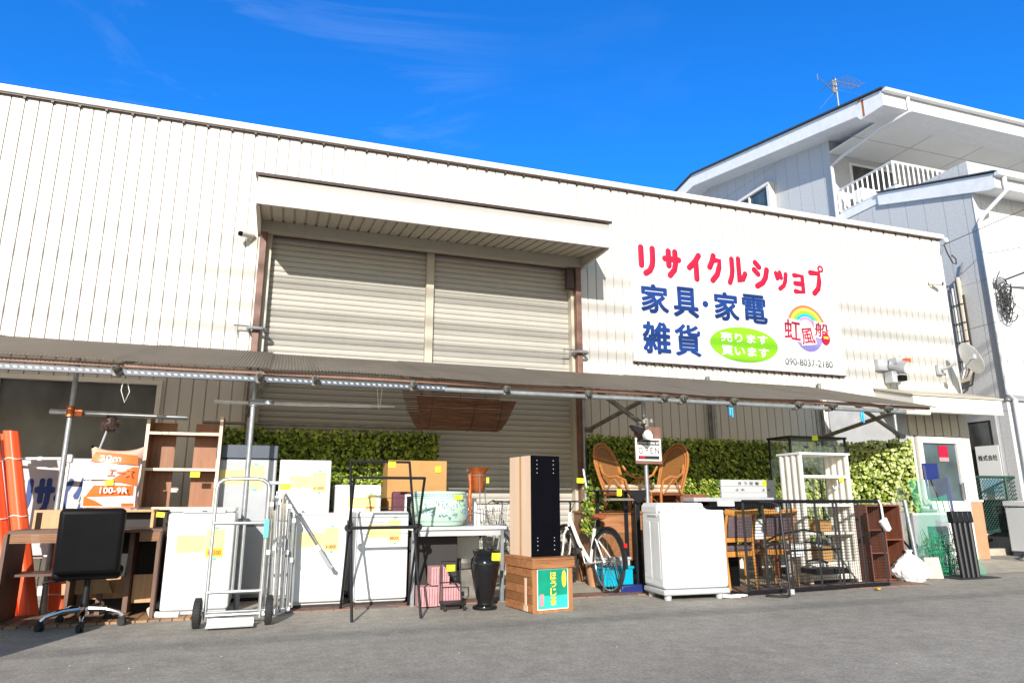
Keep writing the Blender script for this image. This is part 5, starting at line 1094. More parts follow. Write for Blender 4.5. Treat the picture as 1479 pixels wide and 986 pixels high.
    if basket:
        m = MB(); X0, X1, Y0, Y1, Z0, Z1 = .98, 1.28, -.19, .19, .72, .96
        for k in range(9):
            f = k / 8; y = Y0 + (Y1 - Y0) * f; x = X0 + (X1 - X0) * f
            for xx in (X0, X1): m.tube([(xx, y * .85, Z0), (xx + (.02 if xx == X1 else -.01), y, Z1)], .003, 4)
            for yy in (Y0, Y1): m.tube([(x, yy * .85, Z0), (x, yy, Z1)], .003, 4)
            m.tube([(x, Y0 * .85, Z0), (x, Y1 * .85, Z0)], .003, 4)
        for z, r_ in ((Z0, .004), (Z0 + .08, .003), (Z0 + .16, .003), (Z1, .006)):
            q = .85 + .15 * (z - Z0) / (Z1 - Z0); m.tube([(X0, Y0 * q, z), (X1, Y0 * q, z), (X1, Y1 * q, z), (X0, Y1 * q, z)], r_, 5, closed=True)
        m.build('basket', M['alu'], t, True)
    return t
b1 = bicycle('bicycle', 'white bicycle with tan saddle parked behind the tea crate', (3.62, 7.28, 0), 94)
b2 = bicycle('bicycle', 'dark bicycle with wire basket half hidden behind the slim cabinet', (3.5, 8.62, 0), 204, 'galvdull', basket=True)

# ---------------- behind the bicycle: stand, chests, rattan chairs
t = thing('wooden_chest', 'low brown wooden chest under the rattan chairs', 'chest', (4.4, 8.1, 0))
mbx((3.72, 4.98, 7.66, 8.45, .3, .84)).build('body', M['chest'], t, bevel=.004); mbx((3.7, 5.0, 7.64, 8.46, .842, .87)).build('top', M['cedar'], t, bevel=.004)
for x in (3.74, 4.9): mbx((x, x + .06, 7.7, 7.76, 0, .3)).build('leg', M['chest'], t); mbx((x, x + .06, 8.36, 8.42, 0, .3)).build('leg', M['chest'], t)
mbx((3.74, 4.3, 7.652, 7.6595, .62, .82), (4.32, 4.96, 7.652, 7.6595, .62, .82)).build('drawer_front', M['cedar'], t)
t = thing('red_cabinet', 'dark red cabinet behind the twin tub washer', 'cabinet', (5.2, 8.3, 0)); mbx((5.02, 5.5, 8.05, 8.5, 0, 1.08)).build('carcass', M['redwood'], t, bevel=.004); mbx((5.26, 5.265, 8.047, 8.0495, .05, 1.05)).build('door_gap', M['darkline'], t)
def rattan_chair(label, loc, rz):
    t = thing('rattan_chair', label, 'chair', loc, rz, 'low rattan armchairs on the chest')
    m = MB(); m.box(-.25, .25, -.24, .24, .2, .235); m.build('seat', M['rattan'], t, True, bevel=.01)
    for z in (.237, .292): m = MB(); m.box(-.245, .245, -.25, .22, z, z + .053); m.build('cushion', M['cushion'], t, True, bevel=.022, seg=3)
    n = 22; th = R(20)
    def bp(u, v, off=0): y = .2 + v * math.sin(th) + off; return (u, y - .05 * (1 - (u / .27) ** 2) * 0, .2 + v * math.cos(th))
    ov = [(.24, .03), (.26, .2)] + [(.27 * math.cos(R(a)), .42 + .36 * math.sin(R(a))) for a in range(0, 181, 10)] + [(-.26, .2), (-.24, .03)]
    m = MB(); m.tube([bp(*p) for p in ov], .017, 8); m.tube([bp(p[0] * .86, .4 + (p[1] - .4) * .87, -.005) for p in ov], .011, 8); m.build('back_frame', M['rattanlight'], t, True)
    m = MB(); vs = [bp(0, .38)] + [bp(p[0] * .95, .4 + (p[1] - .4) * .95, .0) for p in ov]; k = len(ov); m.add(vs, [(0, i + 1, (i + 1) % k + 1) for i in range(k)]); m2 = [tuple((v[0], v[1] + .012, v[2])) for v in vs]; m.add(m2, [(0, (i + 1) % k + 1, i + 1) for i in range(k)]); m.build('back_weave', M['weave'], t, True)
    for s in (-1, 1):
        m = MB(); m.tube([(s * .25, -.22, .0), (s * .26, -.23, .25), (s * .29, -.2, .4), (s * .31, -.08, .45), (s * .31, .06, .44), (s * .29, .2, .5), (s * .26, .27, .62)], .018, 8); m.tube([(s * .27, -.2, .22), (s * .3, -.1, .34), (s * .31, .0, .44)], .011, 6); m.tube([(s * .27, .18, .22), (s * .3, .08, .34), (s * .31, .0, .44)], .011, 6); m.build('armrest', M['rattanlight'], t, True)
        for y in (-.22, .22): m = MB(); m.tube([(s * .24, y, .0), (s * .23, y * .95, .21)], .018, 8); m.tube([(s * .24, y, .05), (s * .12, y, .15), (0, y, .18)], .009, 6); m.build('leg', M['rattan'], t, True)
    return t
rc1 = rattan_chair('rattan armchair turned toward the right, beside the ivy left of the open sign', (4.3, 8.05, .872), 24); rc2 = rattan_chair('rattan armchair seen from the side, right of the open sign', (4.78, 8.08, .872), -74)
for o in (rc1, rc2): o.scale = (.9, .9, .94)
t = thing('black_workbench', 'black metal folding workbench between the bicycle and the washer', 'workbench', (3.85, 7.45, 0))
mbx((3.55, 4.1, 7.32, 7.36, 1.1, 1.12), (3.55, 4.1, 7.6, 7.64, 1.1, 1.12)).build('top_rail', M['blackmetal'], t); mbx((3.6, 4.05, 7.3, 7.34, 1.0, 1.025)).build('lower_rail', M['galvdull'], t)
mbx((3.55, 4.1, 7.361, 7.599, 1.105, 1.115)).build('tray', M['blackmetal'], t)
mbx((4.02, 4.08, 7.34, 7.38, .04, 1.0)).build('post', M['blackmetal'], t, bevel=.004); mbx((3.66, 3.69, 7.62, 7.65, .04, 1.1), (4.03, 4.07, 7.62, 7.65, .04, 1.1)).build('post', M['blackmetal'], t)
m = MB(); m.prism([(3.9, 1.1), (4.18, 1.13), (4.2, 1.1), (4.06, .97), (4.02, .97)], 7.29, 7.318, 'Y'); m.build('bracket', M['blackmetal'], t, bevel=.004)
mbx((3.72, 4.14, 7.28, 7.7, 0, .04)).build('base_frame', M['blackmetal'], t, bevel=.006)
price_tag(t, 3.79, 7.29, 1.09, .06, .08)
t = thing('yellow_tag_rod', 'thin grey rod with a yellow tag beside the door post', 'rod', (3.5, 7.9, .6)); m = MB(); m.tube([(3.62, 7.9, 1.38), (3.66, 7.85, 1.0), (3.68, 7.82, .3)], .016, 8); m.build('rod', M['galv'], t); price_tag(t, 3.56, 7.86, 1.24, .1, .06)
def crate_blue(x0, x1, y0, y1, z0, z1, label, key):
    t = thing('plastic_crate', label, 'crate', ((x0 + x1) / 2, (y0 + y1) / 2, z0), 0, None); mbx((x0, x1, y0, y1, z0, z1 - .02)).build('body', M[key], t, bevel=.008); mbx((x0 - .012, x1 + .012, y0 - .012, y1 + .012, z1 - .03, z1)).build('rim', M[key], t, bevel=.006)
crate_blue(3.62, 4.0, 7.42, 7.62, .042, .26, 'turquoise plastic crate on the workbench base', 'teal'); crate_blue(3.64, 3.98, 7.44, 7.6, .262, .36, 'clear pale tray with turquoise rim on the turquoise crate', 'greyplastic')
t = thing('tool_case', 'dark navy case lying on the ground before the turquoise crate', 'case', (3.86, 7.2, 0)); mbx((3.7, 4.05, 7.14, 7.26, .0, .085)).build('shell', M['navy'], t, bevel=.015); mbx((3.68, 3.7, 7.16, 7.24, .02, .06)).build('latch', M['alu'], t)
# open sign and clip lamp on its post
t = thing('open_sign', 'white OPEN sign with brown board hung on the shelter post', 'sign', (4.17, 7.24, 1.45))
mbx((4.0, 4.36, 7.245, 7.265, 1.42, 1.86)).build('back_board', M['brown'], t, bevel=.004); mbx((4.0, 4.34, 7.232, 7.2445, 1.455, 1.72)).build('panel', M['cream'], t, bevel=.003)
mbx((4.02, 4.32, 7.2285, 7.2315, 1.64, 1.70), (4.03, 4.31, 7.2285, 7.2315, 1.475, 1.515)).build('band', M['ink'], t)
lettering('lettering', 'Please come in!', 4.035, 4.31, 1.652, 1.688, 7.2275, M['cream'], t, bold=.03); lettering('lettering', 'O·P·E·N', 4.035, 4.31, 1.54, 1.615, 7.2305, M['ink'], t, bold=.012)
mbx((4.04, 4.12, 7.2268, 7.2284, 1.483, 1.508)).build('red_mark', M['red'], t)
m = mbx((4.12, 4.25, 7.242, 7.2445, 1.73, 1.8)); m.build('recess', M['darkbrown'], t)
t = thing('clip_lamp', 'black clip on spot lamp with round white bulb over the sign', 'lamp', (4.05, 7.15, 1.75))
m = MB(); m.tube([(4.11, 7.2, 1.86), (4.05, 7.15, 1.8), (4.05, 7.1, 1.73)], .012, 8); m.tube([(4.16, 7.3, 1.9), (4.11, 7.22, 1.88)], .02, 8); m.build('arm', M['blackmetal'], t)
m = MB(); m.M = Matrix.Translation((4.06, 7.1, 1.73)) @ Matrix.Rotation(R(75), 4, 'X') @ Matrix.Rotation(R(15), 4, 'Y'); m.lathe([(.01, -.11), (.03, -.11), (.035, -.04), (.05, .0)], 20); m.build('socket', M['blackmetal'], t)
m = MB(); m.M = Matrix.Translation((4.06, 7.1, 1.73)) @ Matrix.Rotation(R(75), 4, 'X') @ Matrix.Rotation(R(15), 4, 'Y'); m.lathe([(.045, .0), (.062, .05), (.058, .06), (.03, .055), (.01, .045)], 24); m.build('bulb', M['bulb'], t)
m = MB(); m.prism([(3.9, 1.86), (4.1, 1.82), (4.02, 1.76), (3.94, 1.8)], 7.12, 7.2, 'Y'); m.build('barn_door', M['blackmetal'], t)
m = MB(); m.tube([(4.17, 7.27, 1.97), (4.17, 7.27, 1.86)], .04, 10); m.lathe([(.028, -.025), (.03, 0), (.02, .025)], 12, (4.13, 7.24, 1.92)); m.lathe([(.028, -.025), (.03, 0), (.02, .025)], 12, (4.23, 7.24, 1.93)); tag(m.build('pole_clamp', M['galvdull']), 'pipe clamp with two pale caps just above the open sign', 'clamp')

# ---------------- twin tub washer
t = thing('twin_tub_washer', 'big white twin tub washer standing on the asphalt', 'washing machine', (3.84, 6.47, 0), -3)
m = MB(); m.box(0, .76, 0, .46, .11, .885); m.build('body', M['white'], t, True, bevel=.035, seg=4)
m = MB(); m.prism([(.0, .89), (.0, .935), (.03, .975), (.5, .975), (.6, .905), (.73, .895), (.755, .88), (.755, .87), (.0, .87)], .1, .45, 'Y'); m.build('top_cover', M['white'], t, True, bevel=.015, seg=3)
mbx((.005, .755, .004, .09, .865, .9)).build('front_lip', M['white'], t, True, bevel=.015, seg=3)
m = MB(); m.box(-.006, .766, -.006, .466, .05, .108); m.build('skirt', M['greyplastic'], t, True, bevel=.018, seg=3)
m = MB(); m.box(-.003, .002, .06, .2, .2, .78); m.box(-.003, .002, .26, .4, .2, .78); m.build('side_panel', M['white'], t, True, bevel=.006)
m = MB(); m.box(-.008, .004, .1, .3, .835, .85); m.build('side_handle', M['greyplastic'], t, True)
for x in (.2, .3, .52):
    m = MB(); m.at((x, .1, .94), rx=70); m.lathe([(.03, 0), (.028, .022), (.01, .026)], 20); m.build('knob', M['white'], t, True)
for x in (.06, .66): m = MB(); m.lathe([(.035, 0), (.038, .01), (.038, .05)], 16, (x, .05, 0)); m.build('foot', M['greyplastic'], t, True); m = MB(); m.lathe([(.035, 0), (.038, .01), (.038, .05)], 16, (x, .4, 0)); m.build('foot', M['greyplastic'], t, True)
m = MB(); m.tube([(4.5, 6.43, .03), (4.6, 6.42, .02), (4.66, 6.45, .018), (4.73, 6.45, .018)], .02, 8); m.tube([(4.73, 6.46, .02), (4.79, 6.5, .02), (4.82, 6.45, .02), (4.76, 6.42, .02), (4.74, 6.46, .02)], .01, 6); tag(m.build('power_cord', M['offwhite']), 'pale hose and plug lying on the ground by the washer foot', 'cord')

# ---------------- grey board table
t = thing('long_table', 'long grey topped table with black rim behind the dining chairs', 'table', (5.7, 7.9, 0))
mbx((5.06, 6.35, 7.7, 8.2, .985, 1.035)).build('top', M['greyblue'], t, bevel=.004); mbx((5.3, 6.3, 7.72, 8.18, .9, .984)).build('apron', M['black'], t)
for x in (5.08, 6.28): mbx((x, x + .05, 7.72, 7.78, 0, .984), (x, x + .05, 8.1, 8.16, 0, .984)).build('leg', M['redwood'], t)
mbx((5.4, 5.65, 7.68, 7.698, .74, .985)).build('white_sheet', M['white'], t)
t = thing('letter_board', 'grey board with small dark characters and a yellow tag on the table', 'board', (6.1, 7.95, 1.04)); mbx((5.66, 6.54, 7.95, 7.98, 1.037, 1.27)).build('panel', M['greyplastic'], t, bevel=.003); mbx((5.66, 6.54, 7.9475, 7.9497, 1.185, 1.188), (5.66, 6.54, 7.9475, 7.9497, 1.1, 1.103)).build('groove', M['galvdull'], t)
lettering('lettering', 'き う 定 番', 5.93, 6.27, 1.2, 1.245, 7.947, M['ink'], t, bold=.01); lettering('lettering', 'よ 木', 5.88, 6.03, 1.12, 1.155, 7.947, M['ink'], t, bold=.01); lettering('lettering', 'よ 木', 6.31, 6.46, 1.12, 1.155, 7.947, M['ink'], t, bold=.01)
m = MB(); m.prism(arc(6.36, 1.225, .04, .04, 0, 345, 20), 7.944, 7.9465, 'Y'); m.build('price_tag', M['neon'], t)
t = thing('black_cabinet', 'low black cabinet just behind the twin tub washer', 'cabinet', (4.95, 7.2, 0)); mbx((4.62, 5.3, 7.2, 7.6, 0, .9)).build('carcass', M['black'], t, bevel=.006); mbx((4.6, 5.32, 7.18, 7.62, .902, .93)).build('top', M['black'], t, bevel=.004)

# ---------------- dining chairs, back to the street
def dining_chair(label, loc, rz):
    t = thing('dining_chair', label, 'chair', loc, rz, 'honey wooden dining chairs behind the mesh rack')
    for s in (-1, 1):
        m = MB(); m.tube([(s * .2, -.04, 0), (s * .2, -.0, .44), (s * .205, -.035, .7), (s * .205, -.09, .87)], [.018, .021, .02, .016], 8); m.build('leg', M['honey'], t, True)
        m = MB(); m.tube([(s * .2, .4, 0), (s * .2, .4, .42)], [.016, .02], 8); m.build('leg', M['honey'], t, True)
        m = MB(); m.box(s * .2 - .012, s * .2 + .012, .02, .39, .36, .42); m.build('side_rail', M['honey'], t, True)
    m = MB(); m.tube([(-.23, -.09, .86), (-.12, -.075, .845), (0, -.07, .84), (.12, -.075, .845), (.23, -.09, .86)], [.03, .034, .034, .034, .03], 10, flat=(1, .6, 1.1)); m.build('top_rail', M['honey'], t, True)
    m = MB(); m.box(-.19, .19, -.035, -.01, .52, .57); m.build('lower_rail', M['honey'], t, True, bevel=.006)
    m = MB(); m.box(-.19, .19, -.01, .02, .36, .42); m.box(-.19, .19, .39, .41, .36, .42); m.build('seat_rail', M['honey'], t, True, bevel=.004)
    m = MB(); m.at((0, -.045, .69), rx=9); m.box(-.17, .17, -.012, .025, -.12, .13); m.build('back_pad', M['chairfab'], t, True, bevel=.012)
    m = MB(); m.at(); m.box(-.21, .21, .01, .42, .42, .48); m.build('seat_pad', M['chairfab'], t, True, bevel=.02, seg=3)
    m = MB(); m.box(-.03, .03, -.052, -.046, .3, .36); return t
dining_chair('honey wood dining chair with mauve back, next to the washer', (5.08, 6.88, .012), 4); dining_chair('honey wood dining chair with mauve back, beside the white shelf', (5.72, 7.0, .012), -4)
t = thing('white_note', 'white paper note hanging between the two dining chairs', 'note', (5.36, 6.9, .7)); mbx((5.33, 5.47, 6.9, 6.903, .56, .78)).build('paper', M['signwhite'], t); m = MB(); m.tube([(5.4, 6.9, .78), (5.42, 6.9, .84), (5.38, 6.91, .8)], .003, 4); m.build('string', M['cable'], t)
t = thing('white_note', 'white card low behind the rack panel before the right chair', 'note', (5.8, 6.75, .4)); mbx((5.72, 5.9, 6.78, 6.783, .36, .5)).build('paper', M['signwhite'], t); mbx((5.7, 5.71, 6.77, 6.79, .013, .5)).build('holder', M['blackmetal'], t)
# ---------------- white ribbed shelf
t = thing('white_shelf', 'tall white open shelf with ribbed sides behind the mesh rack', 'shelf', (6.5, 7.2, 0))
X0, X1, Y0, Y1, H = 6.2, 6.93, 7.02, 7.42, 1.585
for x in (X0, X1):
    for k in range(4): m = MB(); m.tube([(x, Y0 + .03 + k * .11, .02), (x, Y0 + .03 + k * .11, H - .03)], .04, 12, flat=(.6, 1, 1)); m.build('rib', M['offwhite'], t)
    mbx((x - .008, x + .008, Y0 + .02, Y1 - .02, .02, H - .035)).build('side_panel', M['offwhite'], t)
for z in (.06, .58, .92, 1.27): mbx((X0 + .026, X1 - .026, Y0, Y1, z, z + (.2 if z < .1 else .035))).build('shelf', M['offwhite'], t, bevel=.004)
mbx((X0 - .03, X1 + .03, Y0 - .02, Y1 + .02, H - .03, H)).build('top', M['white'], t, bevel=.005)
m = MB()
for x, z in ((6.72, 1.25), (6.4, .9), (6.37, .56), (6.6, .9)): m.tube([(x, Y0 - .01, z), (x, Y0 - .01, z - .08), (x - .02, Y0 - .01, z - .11), (x - .06, Y0 - .01, z - .11), (x - .075, Y0 - .01, z - .07)], .007, 6)
m.build('hook', M['white'], t)
price_tag(t, 6.78, 7.0, 1.25, .07, .05)
t = thing('small_carton', 'small brown carton on the lower middle of the white shelf', 'box', (6.6, 7.2, .62)); mbx((6.48, 6.66, 7.12, 7.3, .616, .76)).build('carton', M['cardboard'], t, bevel=.004); mbx((6.48, 6.66, 7.1185, 7.1198, .68, .7)).build('tape', M['tape'], t)
t = thing('small_carton', 'small brown carton on the bottom of the white shelf', 'box', (6.55, 7.2, .3)); mbx((6.46, 6.64, 7.12, 7.3, .262, .44)).build('carton', M['cardboard'], t, bevel=.004); mbx((6.46, 6.64, 7.1185, 7.1198, .34, .36)).build('tape', M['tape'], t)
# glass showcase
t = thing('glass_showcase', 'tall black framed glass showcase behind the white shelf', 'showcase', (7.2, 8.1, 0))
GX0, GX1, GY0, GY1, GZ = 6.68, 7.66, 7.75, 8.2, 1.84
for x in (GX0, GX1 - .025):
    for y in (GY0, GY1 - .025): mbx((x, x + .025, y, y + .025, 0, GZ - .0)).build('post', M['blackmetal'], t)
mbx((GX0 - .01, GX1 + .01, GY0 - .01, GY1 + .01, GZ + .001, GZ + .03)).build('top', M['blackmetal'], t); mbx((GX0 + .026, GX1 - .026, GY0 + .03, GY1 - .03, .02, .1)).build('base', M['blackmetal'], t)
for z in (.6, 1.1, 1.55): mbx((GX0 + .03, GX1 - .03, GY0 + .04, GY1 - .04, z, z + .008)).build('glass_shelf', M['clearglass'], t)
mbx((GX0 + .026, GX1 - .026, GY0 + .008, GY0 + .013, .11, GZ - .01)).build('glass_front', M['clearglass'], t); mbx((GX0 + .008, GX0 + .013, GY0 + .03, GY1 - .03, .11, GZ - .01)).build('glass_side', M['clearglass'], t)
mbx((GX0 + .47, GX0 + .485, GY0 + .014, GY0 + .03, .11, GZ)).build('centre_bar', M['blackmetal'], t)
m = mbx((7.06, 7.16, GY0 - .013, GY0 - .0105, GZ - .03, GZ + .04)); m.build('price_tag', M['neon'], t)
# ---------------- black mesh rack
t = thing('mesh_rack', 'long low black wire mesh rack panel across the chairs and shelves', 'rack', (5.95, 6.55, 0))
def mp_(k): return (4.88 + (6.98 - 4.88) * k, 6.5 + .14 * k)
m = MB(); a, b = mp_(0), mp_(1)
for z in (.985, .035): m.tube([(a[0], a[1], z), (b[0], b[1], z)], .02, 4)
m.tube([(a[0], a[1], .02), (a[0] - .1, a[1] + .25, .02)], .018, 4)
m.build('rail', M['blackmetal'], t)
for k in (0.005, .135, .3, .33, .5, .635, .66, .825, .995):
    q = mp_(k); m = MB(); m.tube([(q[0], q[1], .03), (q[0], q[1], .98)], .0155, 4); m.build('upright', M['blackmetal'], t)
m = MB(); m.tube([(mp_(.3)[0], mp_(.3)[1], .45), (mp_(.66)[0], mp_(.66)[1], .45)], .012, 4); m.build('middle_rail', M['blackmetal'], t)
m = MB(); n = 62
for i in range(n + 1): q = mp_(i / n); m.tube([(q[0], q[1] + .012, .04), (q[0], q[1] + .012, .98)], .0022, 4)
for j in range(1, 28): z = .04 + j * .0336; a, b = mp_(0), mp_(1); m.tube([(a[0], a[1] + .014, z), (b[0], b[1] + .014, z)], .0022, 4)
m.build('wire_mesh', M['mesh'], t, smooth=0)
m = MB(); m.tube([(5.1, 6.52, .98), (5.2, 6.42, .975), (5.24, 6.36, .95), (5.25, 6.34, .9), (5.22, 6.26, .05), (5.2, 6.26, .02), (5.14, 6.28, .012), (5.02, 6.4, .012)], .014, 8); m.build('swing_leg', M['blackmetal'], t)
for z in (.9, .06): mbx((5.215, 5.262, 6.24 + .1 * (z > .5), 6.29 + .08 * (z > .5), z - .025, z + .025)).build('blue_cap', M['skyblue'] if z < 0 else M['greyplastic'], t)
m = MB(); m.tube([(5.18, 6.6, .5), (5.52, 6.75, .02)], .011, 8); m.tube([(6.12, 6.7, .62), (6.55, 6.66, .05)], .011, 8); m.build('prop_rod', M['galvdull'], t)
m = MB(); m.tube([(5.25, 6.62, .55), (5.5, 6.7, .62), (5.9, 6.75, .66), (6.2, 6.8, .62), (6.2, 6.8, .5), (5.95, 6.8, .52)], .012, 8); m.tube([(5.95, 6.8, .3), (6.1, 6.8, .33), (6.25, 6.8, .28)], .012, 8); m.build('bent_rod', M['blackmetal'], t)
mbx((6.0, 6.5, 6.72, 6.98, .16, .22)).build('tray', M['blackmetal'], t, bevel=.004)
t = thing('white_scoop', 'white plastic hanger scoop hooked on the right end of the mesh rack', 'scoop', (6.93, 6.6, .72))
m = MB(); m.tube([(6.92, 6.6, 1.0), (6.93, 6.58, .95), (6.94, 6.58, .78)], [.012, .012, .014], 8); m.build('strap', M['white'], t); m = MB(); m.prism([(6.87, .75), (6.97, .8), (7.03, .66), (6.99, .63), (6.95, .64)], 6.55, 6.6, 'Y'); m.build('cup', M['white'], t, bevel=.012)
m = MB(); m.at((6.55, 6.4, .02), rz=20); m.prism([(-.05, -.02), (.0, -.03), (.05, -.01), (.04, .02), (-.01, .025)], 0, .012, 'Z'); tag(m.build('dead_leaf', M['amber']), 'orange scrap lying on the ground at the mesh rack foot', 'scrap')
# cubby shelf
t = thing('cubby_shelf', 'reddish brown open cubby shelf at the right end behind the rack', 'shelf', (7.4, 7.1, 0))
KX0, KX1, KY0, KY1, KH = 7.12, 7.68, 7.0, 7.3, .94
mbx((KX0, KX0 + .018, KY0, KY1, 0.012, KH), (KX1 - .018, KX1, KY0, KY1, .012, KH)).build('side_panel', M['redwood'], t); mbx((KX0 + .019, KX1 - .019, KY1 - .01, KY1 - .001, .03, KH - .02)).build('back_panel', M['redwood'], t)
mbx((KX0 + .019, KX1 - .019, KY0, KY1 - .011, KH - .018, KH), (KX0 + .019, KX1 - .019, KY0, KY1 - .011, .02, .038)).build('top_board', M['redwood'], t)
mbx((7.39, 7.405, KY0 + .002, KY1 - .011, .039, KH - .0185)).build('divider', M['redwood'], t)
for z in (.34, .62): mbx((KX0 + .019, 7.389, KY0 + .003, KY1 - .011, z, z + .016)).build('shelf', M['redwood'], t)
mbx((7.406, KX1 - .019, KY0 + .003, KY1 - .011, .5, .516)).build('shelf', M['redwood'], t)
# bag, slab, posts, netting, panels
t = thing('plastic_bag', 'stuffed white plastic bag sitting on the asphalt', 'bag', (7.68, 6.95, 0))
bm = bmesh.new(); bmesh.ops.create_icosphere(bm, subdivisions=5, radius=1)
from mathutils import noise as mn
for v in bm.verts:
    d = v.co.normalized(); q = 1 + .13 * mn.noise(d * 2.2) + .09 * mn.noise(d * 5.5 + Vector((3, 1, 2))) + .05 * (1 - abs(mn.noise(d * 9))) ; z = d.z * q
    tp = 1 - max(0, z) * .55; v.co = Vector((d.x * q * .24 * tp, d.y * q * .2 * tp, max(.0, .15 + z * (.19 if z > 0 else .17))))
me = bpy.data.meshes.new('film'); bm.to_mesh(me); bm.free(); me.polygons.foreach_set('use_smooth', [True] * len(me.polygons)); me.materials.append(M['bag']); o = bpy.data.objects.new('film', me); C.objects.link(o); o.parent = t
m = MB(); m.lathe([(.05, .3), (.03, .34), (.05, .38), (.03, .385)], 12); m.build('knot', M['bag'], t, True)
t = thing('concrete_block', 'grey concrete slab tilted on its edge beside the bag', 'block', (8.15, 7.0, 0)); m = MB(); m.at((8.12, 6.98, 0), rz=-10, rx=-10); m.box(-.1, .12, 0, .06, 0.01, .28); m.build('slab', M['slab'], t, bevel=.01)
for i in range(4):
    t = thing('black_post', ('black plastic post standing nearest the green netting', 'black plastic post, second from the green netting', 'black plastic post, second from the door corner', 'black plastic post standing nearest the brown wall base')[i], 'post', (8.6 + .08 * i, 6.97, 0), 0, 'black plastic posts with square caps')
    m = MB(); m.tube([(8.58 + .085 * i, 6.97, .012), (8.6 + .094 * i, 7.02, .7)], .033, 10); m.build('shaft', M['blackmetal'], t); m = MB(); m.at((8.6 + .094 * i, 7.02, .7), rx=-5); m.box(-.042, .042, -.042, .042, 0, .15); m.build('cap', M['blackmetal'], t, bevel=.008)
mbx((8.4, 9.1, 6.85, 7.25, .004, .012)).build('x', M['rubber']).name = 'floor_mat'; tag(bpy.data.objects['floor_mat'], 'thin black mat under the black posts', 'mat')
t = thing('grey_pipe', 'grey pipe standing left of the green netting', 'pipe', (8.27, 7.3, 0)); m = MB(); m.tube([(8.27, 7.35, 0), (8.22, 7.4, 1.0)], .03, 10); m.build('shaft', M['galv'], t)
t = thing('netting_roll', 'green netting wrapped round clear panels beside the door', 'netting', (8.7, 7.35, 0))
m = MB(); random.seed(21); 
for i in range(46):
    x = 8.38 + .5 * random.random(); m.tube([(x, 7.3 + random.uniform(-.05, .05), .02), (x + random.uniform(-.12, .12), 7.27 + random.uniform(-.05, .05), .25), (x + random.uniform(-.15, .15), 7.3, random.uniform(.35, .62))], .004, 4)
for i in range(24): z = .04 + .5 * random.random(); m.tube([(8.35, 7.26, z), (8.6, 7.22, z + random.uniform(-.08, .08)), (8.92, 7.28, z + random.uniform(-.1, .1))], .004, 4)
m.build('net', M['greennet'], t, smooth=0)
m = MB(); vs = [];
for i in range(9):
    for j in range(9): vs.append((8.34 + j * .075, 7.36 + .04 * math.sin(j * 1.3 + i), .02 + i * (.155 if j < 5 else .13) + .03 * math.sin(j * .9)))
m.add(vs, [(i * 9 + j, i * 9 + j + 1, (i + 1) * 9 + j + 1, (i + 1) * 9 + j) for i in range(8) for j in range(8)]); m.build('film', M['greenfilm'], t, smooth=80)
m = MB(); vs = []
for i in range(7):
    for j in range(7): vs.append((8.86 + j * .045 + .02 * math.sin(i), 7.1 + .03 * math.sin(j * 1.7 + i), .01 + i * .045))
m.add(vs, [(i * 7 + j, i * 7 + j + 1, (i + 1) * 7 + j + 1, (i + 1) * 7 + j) for i in range(6) for j in range(6)]); m.build('film', M['greenfilm'], t, smooth=80)
t = thing('pale_board', 'pale blue white board standing behind the green netting', 'board', (8.8, 7.55, 0)); mbx((8.5, 9.15, 7.55, 7.58, .02, .82)).build('board', M['greyplastic'], t); mbx((8.5, 9.15, 7.545, 7.5497, .79, .82)).build('edge', M['signwhite'], t)
t = thing('glass_tank', 'clear glass tank with stones standing on the pale board', 'tank', (8.8, 7.75, 0)); mbx((8.4, 9.2, 7.7, 8.0, .84, .87), (8.42, 9.18, 7.72, 7.98, .0, .839)).build('stand', M['pipegrey'], t); mbx((8.42, 9.18, 7.7, 7.705, .88, 1.2)).build('pane', M['clearglass'], t); m = MB()
for i in range(40): m.at((random.uniform(8.46, 9.12), random.uniform(7.74, 7.95), random.uniform(.885, .97)), rz=random.uniform(0, 90), rx=random.uniform(0, 90)); s_ = random.uniform(.025, .05); m.box(-s_, s_, -s_, s_, -s_ * .6, s_ * .6)
m.build('stones', M['slab'], t, bevel=.01)
t = thing('blue_stand', 'dark blue metal stand with a hood before the shop door', 'stand', (9.6, 8.05, 0))
m = MB()
for x in (9.42, 9.86): m.tube([(x, 8.0, 0), (x, 8.05, 1.5 if x < 9.5 else 1.35)], .022, 4)
m.tube([(9.42, 8.03, .7), (9.86, 8.03, .7)], .018, 4); m.build('frame', M['navy'], t); mbx((9.42, 9.72, 8.06, 8.09, 1.3, 1.55)).build('panel', M['navy'], t, bevel=.006); m = MB(); m.prism([(9.5, 1.3), (9.82, 1.34), (9.8, 1.0), (9.62, .98)], 8.02, 8.05, 'Y'); m.build('hood', M['navygrey'], t); m = MB()
for i in range(4): m.tube([(9.5 + .12 * i, 8.0, .35), (9.46 + .12 * i, 8.06, 1.05)], .006, 5)
m.build('wires', M['cable'], t)
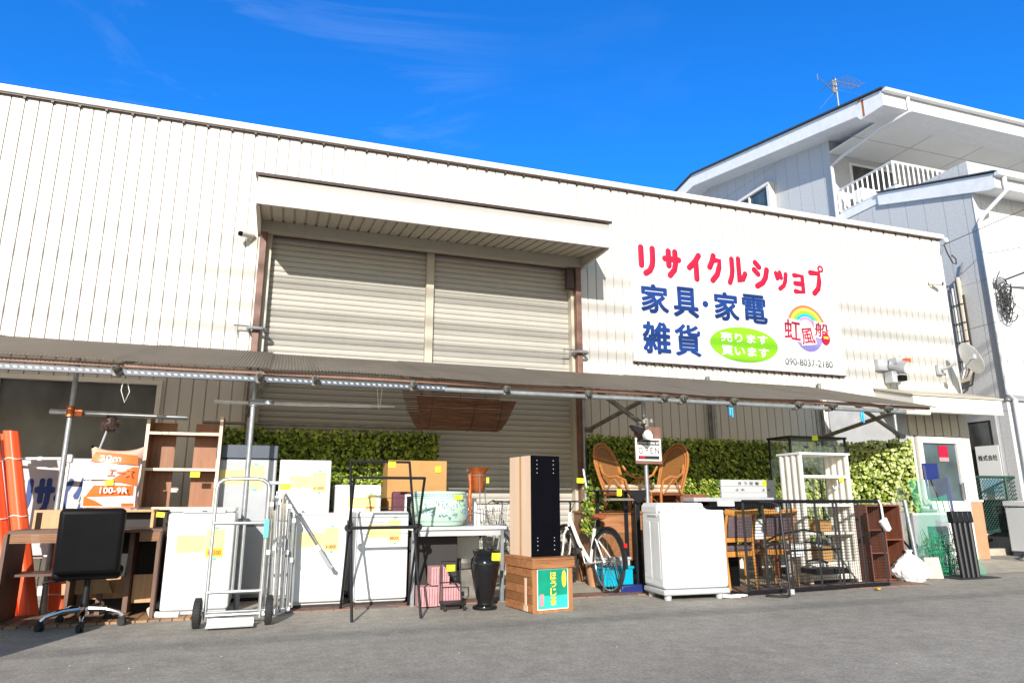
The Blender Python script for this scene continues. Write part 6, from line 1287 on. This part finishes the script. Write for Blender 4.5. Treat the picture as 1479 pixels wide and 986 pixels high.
t = thing('green_ladder', 'small green step frame leaning behind the bag', 'ladder', (8.1, 7.5, 0)); m = MB(); m.tube([(8.3, 7.3, .02), (8.12, 7.6, .5)], .014, 6); m.tube([(8.42, 7.3, .02), (8.28, 7.6, .5)], .014, 6)
for k in (.3, .6, .9): m.tube([(8.3 - .18 * k, 7.3 + .3 * k, .02 + .48 * k), (8.42 - .14 * k, 7.3 + .3 * k, .02 + .48 * k)], .012, 6)
m.build('frame', M['fence'], t)
t = thing('dark_tube', 'dark drain tube curving down beside the cubby shelf', 'tube', (7.9, 7.6, 0)); m = MB(); m.tube([(7.72, 7.7, .75), (7.9, 7.65, .55), (8.05, 7.55, .3), (8.1, 7.5, .02)], .035, 10); m.build('pipe', M['galvdull'], t)

random.seed(5); m = MB()
for i in range(170):
    x, y = random.uniform(-3, 9.5), random.uniform(1.5, 6.95) if i % 3 else random.uniform(6.3, 7.0)
    s_ = random.uniform(.002, .006); m.at((x, y, s_ * .4), rz=random.uniform(0, 180), rx=random.uniform(-20, 20)); m.box(-s_, s_, -s_ * .7, s_ * .7, -s_ * .4, s_ * .5)
tag(m.build('grit', M['concrete'], smooth=0), kind='stuff')
# ================================================================== across the street, beside and behind the viewer: what casts the soft shadows
wire('thick power cable along the street behind the viewer', [(-60, -7.5, 12.1), (60, -7.5, 12.1)], .03, .6)
wire('second thick power cable along the street behind the viewer', [(-60, -7.6, 11.75), (60, -7.6, 11.65)], .035, .6)
wire('third power cable along the street behind the viewer', [(-60, -7.6, 11.3), (60, -7.6, 11.25)], .03, .6)
wire('lowest bundled telephone cable along the street behind the viewer', [(-60, -7.4, 11.0), (60, -7.4, 10.95)], .035, .7)
wire('low telephone cable whose shadow crosses the asphalt', [(-60, -7.4, 5.9), (60, -7.0, 5.9)], .016, .3)
t = thing('unseen_shadow_cabinet', 'unseen grey cabinet added left of the viewer to shade the forecourt', 'cabinet', (-2.8, 5.0, 0)); mbx((-3.6, -2.03, 4.7, 5.3, .03, .86)).build('carcass', M['greyplastic'], t, bevel=.006); mbx((-2.82, -2.81, 4.696, 4.6995, .06, .83)).build('door_gap', M['darkline'], t)  # made up, out of view: casts the shadow on the left of the ground
